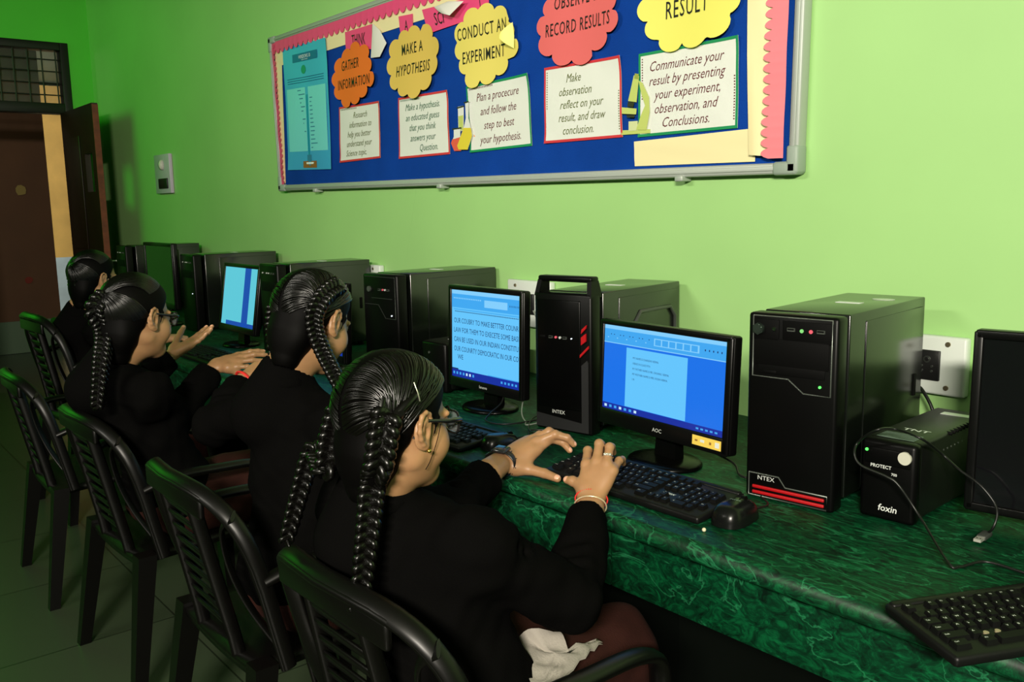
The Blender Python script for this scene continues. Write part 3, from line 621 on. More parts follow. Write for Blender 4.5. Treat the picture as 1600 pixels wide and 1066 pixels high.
# ================================================================== monitors
M_bez = mat('monitor_bezel', (.0025, .0025, .0025), .3, .3)
def scr(name, c, e=1.0): 
    m = mat(name, lin(*c), .25, emit=e); m.node_tree.nodes['Principled BSDF'].inputs['Base Color'].default_value = (.01, .01, .012, 1); return m
SC = dict(page=scr('screen_page', (98, 196, 252)), blue=scr('screen_blue', (8, 112, 232)), ribbon=scr('screen_ribbon', (60, 166, 240)), top=scr('screen_title', (130, 205, 252)),
          bar=scr('screen_taskbar', (4, 40, 158)), ink=scr('screen_ink', (10, 44, 100)), cyan=scr('screen_cyan', (92, 196, 216)), navy=scr('screen_navy', (14, 66, 168)), icon=scr('screen_icon', (200, 235, 255)), off=mat('screen_off', (.004, .004, .005), .12, .5))
SM = list(SC.values()); SI = {k: i for i, k in enumerate(SC)}
def monitor(label, x, y, rz, W, H, zb, tilt, content, base='round', bz=(.016, .016, .018, .03), logo=None, sticker=False, group='monitors along the counter', standx=0):
    """W x H outer frame, zb height of its lower edge above the counter, bz = left right top bottom bezel"""
    t = thing('monitor', label, 'monitor', (x, y, ZD), rz, group)
    M = Matrix.Translation((0, 0, zb)) @ Matrix.Rotation(-tilt, 4, 'X')
    b = MB(); b.box((0, .014, H/2), (W, .028, H), bev=.006, M=M)
    b.box((0, .034, H/2), (W*.86, .028, H*.84), bev=.012, M=M); b.build('housing', M_bez, t)
    x0, x1, z0, z1 = -W/2+bz[0], W/2-bz[1], bz[3], H-bz[2]
    s = MB(); Fs = lambda u, v, l=0: M @ Vector((x0+(x1-x0)*u, -.0012-.00025*l, z0+(z1-z0)*v))
    def R(u0, v0, u1, v1, m, l=1): s.add([Fs(u0, v0, l), Fs(u1, v0, l), Fs(u1, v1, l), Fs(u0, v1, l)], [(0, 1, 2, 3)], SI[m])
    def T(txt, u, v, sz, m='ink', xs=1, al='LEFT', thin=0, fit=None): s.text(txt, lambda a, b: Fs(u+a, v+b, 3), SI[m], size=sz, xs=xs*(z1-z0)/(x1-x0), align=al, thin=thin, fit=fit)
    content(R, T); s.build('screen', SM, t)
    f = MB(); e = .003
    for c, d in (((-W/2+bz[0]/2, -.002, H/2), (bz[0], .008, H-.006)), ((W/2-bz[1]/2, -.002, H/2), (bz[1], .008, H-.006)), ((0, -.002, H-bz[2]/2), (W-.006, .008, bz[2])), ((0, -.002, bz[3]/2), (W-.006, .008, bz[3]))): f.box(c, d, bev=.003, M=M)
    fr = f.build('bezel', M_bez, t)
    if logo:
        l = MB(); l.text(logo, lambda a, c: M @ Vector((standx+a, -.0066, bz[3]*.35+c)), size=.013, xs=1.1, thin=.003); l.build('lettering', M_logo, fr)
    if sticker:
        l = MB(); l.box((W/2-.06, -.007, bz[3]*.55), (.085, .0012, .022), 0, M=M)
        for k, (dx, dz, ww, hh) in enumerate(((-.03, 0, .008, .004), (-.012, .001, .012, .006), (.012, 0, .006, .006), (.032, 0, .012, .012))): l.box((W/2-.06+dx, -.0078, bz[3]*.55+dz), (ww, .0006, hh), 1+k % 2, M=M)
        l.build('yellow_sticker', [mat('yellow_sticker', lin(236, 204, 92), .5), mat('sticker_ink', lin(150, 110, 50), .6), M_label], fr)
    st = MB(); st.hexa([(standx-.035, .02, .008), (standx+.035, .02, .008), (standx+.035, .05, .008), (standx-.035, .05, .008), (standx-.03, .03, zb+.06), (standx+.03, .03, zb+.06), (standx+.03, .05, zb+.06), (standx-.03, .05, zb+.06)])
    st.build('stand_neck', M_gloss, t)
    ba = MB(); r = .098 if base == 'round' else .125
    ba.lathe([(0, .0), (r, .0), (r, .006), (r-.006, .011), (r*.6, .014), (0, .016)], 40, 0, Matrix.Translation((standx, .02, 0)) @ Matrix.Scale(.82, 4, (0, 1, 0)))
    ba.build('stand_base', M_gloss, t)
    return t
def word_page(R, T):
    R(0, 0, 1, 1, 'blue', 0); R(0, .955, 1, 1, 'top'); R(0, .80, 1, .955, 'ribbon'); R(.44, .835, .80, .92, 'top', 2); R(0, .79, 1, .80, 'top', 2)
    for k in range(14): R(.03+.028*k, .89, .038+.028*k, .90, 'ink', 2) if k % 3 else R(.03+.028*k, .85, .04+.028*k, .862, 'top', 2)
    for k in range(6): R(.45+.058*k, .845, .498+.058*k, .91, 'ribbon', 3)
    for k in range(5): R(.84+.03*k, .87, .848+.03*k, .89, 'ink', 2)
    R(.205, .075, .715, .765, 'page'); 
    for i, L in enumerate(('MY NAME IS CHANDNI VERMA', 'I READ IN CLASS 9TH', 'MY FATHER NAME IS MR. CHUNNU VERMA', 'MY MOTHER NAME IS MRS. ROSHI VERMA', 'I M')): T(L, .265, .645-.062*i, .034, xs=.9)
    R(0, 0, 1, .07, 'bar')
    for k in range(7): R(.02+.045*k, .02, .042+.045*k, .05, 'icon' if k % 3 == 0 else 'ribbon', 2)
    for k in range(5): R(.80+.035*k, .025, .82+.035*k, .045, 'ribbon', 2)
def big_text(R, T):
    R(0, 0, 1, 1, 'page', 0); R(0, .955, 1, 1, 'top'); R(0, .80, 1, .955, 'ribbon'); R(.50, .835, .83, .915, 'top', 2)
    for k in range(16): R(.03+.027*k, .90, .046+.027*k, .915, 'top', 2)
    for k in range(7): R(.86+.02*k, .87, .866+.02*k, .89, 'ink', 2)
    R(.03, .775, 1, .785, 'ribbon', 2)
    for k in range(40): R(.05+.0235*k, .752, .064+.0235*k, .762, 'ink', 2)
    for i, L in enumerate(('OUR COUBRY TO MAKE BETTTER COUNR', 'LAW FOR THEM TO EXECETE SOME BASI', 'CAN BE USED IN OUR INDIAN CONSTITU', 'OUR COUNRTY DEMOCRATIC IN OUR CO')): T(L, .035, .625-.108*i, .082, fit=.95, xs=.95)
    T('WE', .09, .21, .078, xs=.9); R(0, .085, .10, .10, 'ink', 2); R(.55, .085, 1, .095, 'ribbon', 2); R(.0, 0, 1, .085, 'bar')
    for k in range(7): R(.02+.05*k, .03, .045+.05*k, .06, 'icon' if k in (4, 5) else 'ribbon', 2)
    for k in range(5): R(.74+.05*k, .03, .765+.05*k, .055, 'ribbon', 2)
def side_stripe(R, T):
    R(0, 0, 1, 1, 'cyan', 0); R(.62, 0, .80, 1, 'navy'); R(0, 0, 1, .07, 'navy'); R(0, 0, .15, .07, 'cyan', 2)
def glow(R, T): R(0, 0, 1, 1, 'page', 0); R(0, .85, 1, 1, 'ribbon'); R(0, 0, 1, .07, 'bar')
def dark(R, T): R(0, 0, 1, 1, 'off', 0)
monitor('wide lit monitor with a typed page on blue, yellow sticker on its bezel', -1.388, -.555, -.08, .436, .266, .065, .05, word_page, logo='AOC', sticker=True, bz=(.014, .018, .014, .04))
monitor('squarish lit monitor filled with large capital text', -2.135, -.50, .0, .365, .32, .054, .03, big_text, logo='lenovo', bz=(.015, .015, .015, .03))
monitor('monitor with a narrow visible strip of cyan screen beside the far tower', -3.965, -.53, .0, .40, .315, .062, .16, side_stripe)
monitor('lit monitor hidden behind the face of the girl with the braided crown', -3.10, -.56, .0, .42, .30, .05, .05, glow)
monitor('dark switched off monitor farthest along the counter', -5.0, -.52, .0, .46, .35, .10, .0, dark)
monitor('large dark switched off monitor cut by the right edge', -.475, -.385, .17, .52, .345, .030, .02, dark, base='oval', bz=(.017, .017, .017, .017))
# ================================================================== keyboards
M_key = mat('key_plastic', (.003, .003, .003), .5, .2); M_kb = mat('keyboard_body', (.0035, .0035, .0035), .45, .3); M_leg_print = mat('key_legend', lin(206, 212, 204), .5)
U = .0190
def key_rows():
    rows = []
    r = [('Esc', 0, 1)]+[('F%d' % (i+1), 2+i+(i//4)*.5, 1) for i in range(12)]+[('', 15.25+i, 1) for i in range(3)]; rows.append((5.35, r))
    r = [(c, i, 1) for i, c in enumerate('`1234567890-=')]+[('Back', 13, 2)]+[(c, 15.25+i, 1) for i, c in enumerate(('Ins', 'Hm', 'PU'))]+[(c, 18.5+i, 1) for i, c in enumerate(('Num', '/', '*', '-'))]; rows.append((4.1, r))
    r = [('Tab', 0, 1.5)]+[(c, 1.5+i, 1) for i, c in enumerate('QWERTYUIOP[]')]+[('\\', 13.5, 1.5)]+[(c, 15.25+i, 1) for i, c in enumerate(('Del', 'End', 'PD'))]+[(c, 18.5+i, 1) for i, c in enumerate('789+')]; rows.append((3.1, r))
    r = [('Caps', 0, 1.75)]+[(c, 1.75+i, 1) for i, c in enumerate("ASDFGHJKL;'")]+[('Enter', 12.75, 2.25)]+[(c, 18.5+i, 1) for i, c in enumerate('456')]; rows.append((2.1, r))
    r = [('Shift', 0, 2.25)]+[(c, 2.25+i, 1) for i, c in enumerate('ZXCVBNM,./')]+[('Shift', 12.25, 2.75)]+[('^', 16.25, 1)]+[(c, 18.5+i, 1) for i, c in enumerate('123')]+[('Ent', 21.5, 1)]; rows.append((1.1, r))
    r = [('Ctrl', 0, 1.5), ('Alt', 2.5, 1.25), ('', 3.75, 6.5), ('Alt', 10.25, 1.25), ('Ctrl', 13.5, 1.5)]+[(c, 15.25+i, 1) for i, c in enumerate('<v>')]+[('0', 18.5, 2), ('.', 20.5, 1)]; rows.append((.1, r))
    return rows
KW, KD = 22.5*U+.022, 6.4*U+.030
def keyboard(label, x, y, z, rz, tilt, brand=None, missing=(), group='black wired keyboards', legends=True):
    t = thing('keyboard', label, 'keyboard', (x, y, z), rz, group); t.rotation_euler = (tilt, 0, rz)
    b = MB(); b.box((0, 0, .008), (KW, KD, .016), bev=.005); b.box((0, KD/2-.008, .013), (KW-.01, .014, .012), bev=.004); b.build('keyboard_body', M_kb, t)
    x0, y0 = -KW/2+.011, -KD/2+.012; keys = []
    for row, r in key_rows():
        for c, kx, kw in r:
            if (c, round(kx, 2)) in missing: continue
            cx, cy = x0+(kx+kw/2)*U, y0+(row+.5)*U; w2, d2 = kw*U/2-.0012, U/2-.0012
            m = MB(); ins = .0026
            m.hexa([(-w2, -d2, 0), (w2, -d2, 0), (w2, d2, 0), (-w2, d2, 0), (-w2+ins, -d2+ins, .0085), (w2-ins, -d2+ins, .0085), (w2-ins, d2-ins*.6, .0095), (-w2+ins, d2-ins*.6, .0095)])
            if c and legends: m.text(c, lambda a, e: (-w2+.0042+a, .0002+e, .00925), 1, size=.0066 if len(c) == 1 else .0042, align='LEFT', thin=.01)
            k = m.build('key', [M_key, M_leg_print], t, (cx, cy, .0145)); keys.append(k)
    if brand:
        l = MB(); l.text(brand, lambda a, e: (x0+16.75*U+a, y0+2.3*U+e, .0163), size=.013, shear=.2, xs=1.2, thin=.02); l.build('lettering', M_leg_print, t)
    if missing:
        for c, kx in missing:
            for row, r in key_rows():
                for c2, k2, kw in r:
                    if c2 == c and round(k2, 2) == kx: MB().cyl((x0+(kx+kw/2)*U, y0+(row+.5)*U, .014), (x0+(kx+kw/2)*U, y0+(row+.5)*U, .019), .004, n=10).build('bare_plunger', mat('pale_plunger', lin(150, 140, 110), .5), t)
    return t
keyboard('black keyboard under the hands of the nearest girl', -1.286, -.735, ZD+.008, .0, .11, brand='intex')
keyboard('black keyboard turned sideways over the counter edge at the lower right corner', -.462, -.748, ZD+.006, 1.124, .07, missing=(('X', 3.25), ('C', 4.25)))
keyboard('black keyboard with mouse in front of the squarish monitor', -2.02, -.775, ZD+.004, .02, .07)
keyboard('dim keyboard in front of the monitor with the cyan strip', -3.72, -.76, ZD+.004, .0, .07, legends=False)
# ================================================================== mice
M_mouse = mat('mouse_plastic', (.005, .0055, .0052), .25, .3)
def mouse(label, x, y, rz, brand=True, s=1.0):
    t = thing('computer_mouse', label, 'mouse', (x, y, ZD), rz, 'black wired mice'); m = MB(); nu, nv = 28, 12; vs = []; fs = []
    for i in range(nv+1):
        a = PI/2*i/nv
        for j in range(nu):
            p = 2*PI*j/nu; rx, ry = .033, .052
            cx, sy = math.cos(p), math.sin(p); k = (abs(cx)**2.6+abs(sy)**2.6)**(-1/2.6)
            ww = 1-.14*math.cos(2*sy)*.5+.06*sy*-1
            r = math.cos(a)**.55; zz = .036*math.sin(a)**.9*(1+.12*(-sy)*math.cos(a))
            vs.append((s*rx*k*cx*r*ww, s*ry*k*sy*r, .003+s*zz))
    for i in range(nv):
        for j in range(nu): fs.append((i*nu+j, i*nu+(j+1) % nu, (i+1)*nu+(j+1) % nu, (i+1)*nu+j))
    m.add(vs, fs, 0, True); m.add(vs[:nu], [tuple(range(nu))[::-1]], 0); m.build('mouse_shell', M_mouse, t)
    g = MB(); g.tube([(0, s*.046, .022*s), (0, s*.03, .034*s), (0, s*.012, .0385*s)], .0012, 6); g.build('button_gap', M_dark, t)
    wh = MB(); wh.cyl((-.004, s*.028, .033*s), (.004, s*.028, .033*s), .008, n=18); wh.build('scroll_wheel', M_face, t)
    if brand:
        l = MB(); l.text('INTEX', lambda a, e: (a, -.004+e, .0402*s), size=.007, xs=1.2, thin=.01); l.build('lettering', mat('mouse_print', lin(120, 140, 140), .4), t)
    return t
mouse('black mouse right of the nearest girl\'s keyboard', -1.027, -.738, .12, s=1.1)
mouse('black mouse beside the wrist watch, right of the middle keyboard', -1.76, -.74, -.2, brand=False)
# ================================================================== power backup units
M_ups = mat('ups_plastic', (.003, .0035, .003), .4, .4)
def ups(label, x, y, rz, W, H, D, detail=True):
    t = thing('power_backup', label, 'power backup', (x, y, ZD), rz, 'black power backup boxes')
    b = MB(); b.box((0, D/2, H/2+.004), (W, D, H-.008), bev=.008); b.build('case_body', M_ups, t)
    f = MB(); f.box((0, -.004, H/2), (W, .03, H-.002), bev=.009); fp = f.build('front_panel', M_face, t)
    for k in range(11): MB().box((W/2-.006, D*.40+k*.016, H-.004), (.022, .005, .007), bev=.002).build('vent_slot', M_dark, t)
    for k in range(6): MB().cyl((W/2-.001, D*.32+k*.018, H*.8), (W/2+.0008, D*.32+k*.018, H*.8), .0022, n=8).build('vent_hole', M_silver, t)
    if not detail:
        MB().cyl((-.02, -.022, H*.78), (-.02, -.018, H*.78), .004, n=12).build('power_button', M_silver, fp); MB().box((.02, .06, H+.0005), (.05, .02, .001)).build('label_sticker', M_label, t); return t
    MB().box((0, -.020, H*.80), (W-.02, .004, .032), 0, bev=.002).build('indicator_strip', M_face, fp)
    for xx, mm, rr in ((-.040, M_ledg, .003), (-.030, M_dark, .002), (-.020, M_dark, .002)): MB().cyl((xx, -.0235, H*.86), (xx, -.02, H*.86), rr, n=10).build('indicator_light', mm, fp)
    MB().cyl((.034, -.025, H*.83), (.034, -.02, H*.83), .0125, n=28).build('power_button', mat('pale_button', lin(196, 196, 180), .4), fp)
    for tx, xx, zz, sz in (('PROTECT', -.012, H*.655, .0095), ('700', .014, H*.585, .0075), ('foxin', .004, H*.13, .0185)):
        l = MB(); l.text(tx, lambda a, e: (xx+a, -.0202, zz+e), size=sz, shear=.15 if tx == 'foxin' else 0, thin=.01); l.build('lettering', M_label, fp)
    q = MB(); q.box((0, .03, H+.0004), (.072, .045, .0008), 0)
    for k in range(4): q.box((-.0, .015+.01*k, H+.001), (.07, .003, .0006), 1)
    q.build('spec_label', [mat('spec_label', lin(96, 116, 104), .5), mat('spec_ink', lin(50, 60, 54), .6)], t)
    l = MB(); l.text('TNT', lambda a, e: (.005+a, .085+e, H+.0006), size=.022, xs=1.2, thin=.015); l.build('top_print', M_label, t)
    l = MB(); l.box((.015, D-.05, H+.0004), (.07, .022, .0008)); l.build('label_sticker', M_label, t)
    return t
ups('black power backup box lettered foxin beside the two bar tower, cable looped over it', -.836, -.508, .06, .108, .160, .33)
ups('small dark power backup box left of the squarish monitor', -2.47, -.44, .05, .13, .17, .26, detail=False)
# ================================================================== cables
M_cab = mat('black_cable', (.006, .0065, .006), .4); M_cabg = mat('grey_cable', lin(120, 128, 118), .4)
def smooth_path(pts, n=8):
    P = [Vector(p) for p in pts]; out = []
    for i in range(len(P)-1):
        a, b, c, d = P[max(0, i-1)], P[i], P[i+1], P[min(len(P)-1, i+2)]
        for k in range(n):
            t = k/n; out.append(.5*((2*b)+(c-a)*t+(2*a-5*b+4*c-d)*t*t+(3*b-3*c+d-a)*t**3))
    return out+[P[-1]]
def cable(label, pts, r=.0025, m=None, name='cable', cat='cable'):
    return tag(MB().tube(smooth_path(pts), r, 8).build(name, m or M_cab), label, cat)
zt = ZD+.0035
uc = [at(1660, 912, z=zt), at(1600, 895, z=zt), at(1540, 878, z=zt), at(1500, 886, z=zt), at(1482, 880, z=zt+.006), at(1440, 812, y=-.565), at(1405, 760, y=-.57), at(1385, 745, y=-.575), at(1345, 727, y=-.58), at(1335, 708, y=-.575), at(1342, 690, y=-.56), at(1370, 672, z=ZD+.195), at(1400, 671, z=ZD+.192), at(1440, 686, z=ZD+.192), at(1470, 708, y=-.45), at(1500, 735, y=-.46), at(1530, 757, y=-.47), at(1553, 785, y=-.47), at(1558, 805, y=-.48), at(1551, 826, y=-.49), at(1543, 833, z=zt+.004)]
ut = thing('usb_cable', 'thin black cable looped over the foxin box, its plug lying on the marble', 'cable', at(1500, 886, z=ZD))
o0 = ut.location.copy(); MB().tube([p-o0 for p in smooth_path(uc)], .0024, 8).build('cord', M_cab, ut)
a, b, c = at(1545, 832, z=ZD+.008), at(1529, 844, z=ZD+.008), at(1513, 855, z=ZD+.008)
d = (c-a); L = d.length; ang = math.atan2(d.y, d.x)
Mx = Matrix.Translation(a-o0) @ Matrix.Rotation(ang, 4, 'Z')
MB().box((.022, 0, 0), (.036, .016, .009), bev=.002, M=Mx).build('plug_grip', mat('plug_grip', lin(58, 62, 58), .5), ut)
pl = MB(); pl.box((.049, 0, 0), (.018, .0125, .0052), 0, M=Mx)
for e in (-.003, .003): pl.box((.050, e, .0027), (.003, .0022, .0004), 1, M=Mx)
pl.build('usb_plug', [mat('plug_steel', lin(222, 222, 210), .3, metal=.6), M_dark], ut)
cable('bunch of black cable rising behind the two bar tower to the socket', [(-1.03, -.035, .93), (-1.0, -.06, .925), (-.965, -.075, .88), (-.955, -.07, .80), (-.97, -.08, .765), (-1.04, -.06, .765)], .004)
cable('pale cable bent behind the two bar tower near the socket', [(-1.04, -.03, .90), (-1.005, -.07, .88), (-.985, -.09, .81), (-1.0, -.11, .766), (-1.06, -.12, .766)], .003, M_cabg)
cable('thin black mouse cord running back from the mouse right of the near keyboard', [(-1.02, -.683, .775), (-1.035, -.62, .766), (-1.10, -.56, .764), (-1.16, -.42, .764), (-1.3, -.25, .764)], .0018)
cable('black cord of the mouse beside the watch, coiled in front of the handle tower', [(-1.77, -.69, .774), (-1.79, -.62, .765), (-1.83, -.58, .765), (-1.80, -.54, .765), (-1.76, -.55, .768), (-1.79, -.60, .770), (-1.87, -.55, .765), (-1.95, -.44, .765), (-1.93, -.25, .765)], .002)
cable('cord hanging from the squarish monitor over its round base', [(-2.07, -.47, .86), (-2.05, -.50, .80), (-2.03, -.56, .777), (-2.0, -.60, .765), (-1.93, -.58, .765), (-1.91, -.45, .765), (-1.95, -.2, .765)], .0025)
cable('second thin cord beside the base of the squarish monitor', [(-2.00, -.45, .84), (-1.96, -.50, .785), (-1.92, -.52, .765), (-1.88, -.53, .765), (-1.9, -.3, .765)], .002, M_cabg)
cable('pale cable leaning on the wall between the squarish monitor and the handle tower', [(-2.45, -.03, 1.0), (-2.35, -.05, .9), (-2.2, -.12, .80), (-2.1, -.2, .765)], .004, M_cabg)
cable('black cord drooping between the wide lit monitor and the two bar tower', [(-1.30, -.48, .80), (-1.24, -.46, .775), (-1.19, -.5, .765), (-1.16, -.46, .765), (-1.17, -.2, .765)], .003)
tag(MB().ell(at(1100, 828, z=ZD+.004), (.004, .004, .004)).build('crumb', mat('pale_crumb', lin(225, 215, 180), .6)), 'tiny pale crumb on the marble below the near keyboard', 'crumb')
# ================================================================== chairs
M_chair = mat('dark_brown_plastic', (.0018, .0016, .0013), .38, .34)
def make_chair(label, loc, rz, ztop=.80):
    t = thing('plastic_chair', label, 'chair', loc, rz, 'dark plastic armchairs in a row'); W = .27
    s = MB(); n = 10; vs = []; fs = []
    for lay in (0, 1):
        for j in range(n+1):
            for i in range(n+1):
                u, v = i/n*2-1, j/n; y = .24-.46*v; hw = .235-.02*v
                vs.append((u*hw, y, .43-.03*v+.012*u*u-.02*math.exp(-((v-.0)/.12)**2)-.022*lay))
    N = (n+1)**2
    for j in range(n):
        for i in range(n):
            a = j*(n+1)+i; fs.append((a, a+n+1, a+n+2, a+1)); fs.append((N+a, N+a+1, N+a+n+2, N+a+n+1))
    rim = [i for i in range(n+1)]+[j*(n+1)+n for j in range(1, n+1)]+[n*(n+1)+i for i in range(n-1, -1, -1)]+[j*(n+1) for j in range(n-1, 0, -1)]
    for k in range(len(rim)): a, b = rim[k], rim[(k+1) % len(rim)]; fs.append((a, b, N+b, N+a))
    s.add(vs, fs, 0, True); s.build('seat', M_chair, t)
    # arched back rim: from the arm corners up and across
    def yb(z): return -.215-.085*max(0, (z-.41)/(ztop-.41))
    pts = []
    for k in range(25):
        a = PI*k/24; c = math.cos(a); sn = math.sin(a)
        x = .27*math.copysign(abs(c)**.5, c); z = .42+(ztop-.42)*abs(sn)**.36+.012*sn**6
        pts.append((x, yb(z)+.055*(abs(x)/.27)**2, z))
    r = [.015+.004*math.sin(PI*k/24) for k in range(25)]
    f = MB(); f.tube(pts, r, 12, flat=.5); f.tube([(p[0]*.985, p[1]-.012, p[2]-.004) for p in pts], .0065, 8)
    f.build('back_frame', M_chair, t)
    for sx in (-1, 1):
        rb = MB(); rp = [(sx*(.105-.02*k/8), yb(.40+(ztop-.05-.40)*k/8)+.008, .40+(ztop-.03-.40)*k/8) for k in range(9)]
        rb.tube(rp, .016, 8, flat=.5); rb.build('back_rib', M_chair, t)
        # outer curved infill
        ip = [(sx*.235, -.17, .46), (sx*.20, -.215, .55), (sx*.185, -.245, .64), (sx*.20, -.262, .73), (sx*.235, -.25, .765)]
        MB().tube(smooth_path(ip, 5), .016, 8, flat=.3).build('side_rib', M_chair, t)
    for k in range(9):
        z = .465+.033*k; hw = .095-.004*k/2; sl = MB()
        sl.box((0, yb(z)+.006, z), (2*hw, .008, .024), bev=.004, M=Matrix.Translation((0, yb(z), z)) @ Matrix.Rotation(.5, 4, 'X') @ Matrix.Translation((0, -yb(z), -z)))
        sl.build('back_slat', M_chair, t)
    tp = MB(); tp.box((0, yb(ztop-.03)+.004, ztop-.03), (.34, .014, .045), bev=.006); tp.build('top_panel', M_chair, t)
    for sx in (-1, 1):
        ap = [(sx*.262, -.205, .62), (sx*.275, -.12, .645), (sx*.28, .0, .645), (sx*.275, .12, .635), (sx*.265, .185, .60), (sx*.255, .205, .52), (sx*.25, .21, .42)]
        MB().tube(smooth_path(ap, 5), .021, 10, flat=.6).build('armrest', M_chair, t)
    for sx in (-1, 1):
        for y0, y1 in ((.20, .235), (-.20, -.265)):
            l = MB(); z0 = .42
            for (dx, dy) in ((0, 0),):
                a, b = (sx*.215, y0, z0), (sx*.255, y1, 0)
                q = []
                for (p, hw) in ((b, .017), (a, .026)):
                    q += [(p[0]-hw, p[1]-hw, p[2]), (p[0]+hw, p[1]-hw, p[2]), (p[0]+hw, p[1]+hw, p[2]), (p[0]-hw, p[1]+hw, p[2])]
                l.hexa(q)
            l.build('leg', M_chair, t)
    return t
ch = make_chair('dark plastic chair of the nearest girl, its back rail at the lower middle', (-1.225, -1.225, 0), .02)
copy_tree(ch, loc=(-1.95, -1.22, 0), rz=.0, label='dark plastic chair under the girl with the braided crown')
copy_tree(ch, loc=(-2.76, -1.22, 0), rz=.03, label='dark plastic chair under the girl with clear profile and glasses')
copy_tree(ch, loc=(-3.60, -1.235, 0), rz=-.02, label='empty dark plastic chair at the left edge, legs on the lit floor')
ce = copy_tree(ch, loc=(-4.5, -.98, 0), rz=.05, label='farthest dark chair below the doorway, under the girl with the bun')
ce.scale = (1, 1, 1.14)
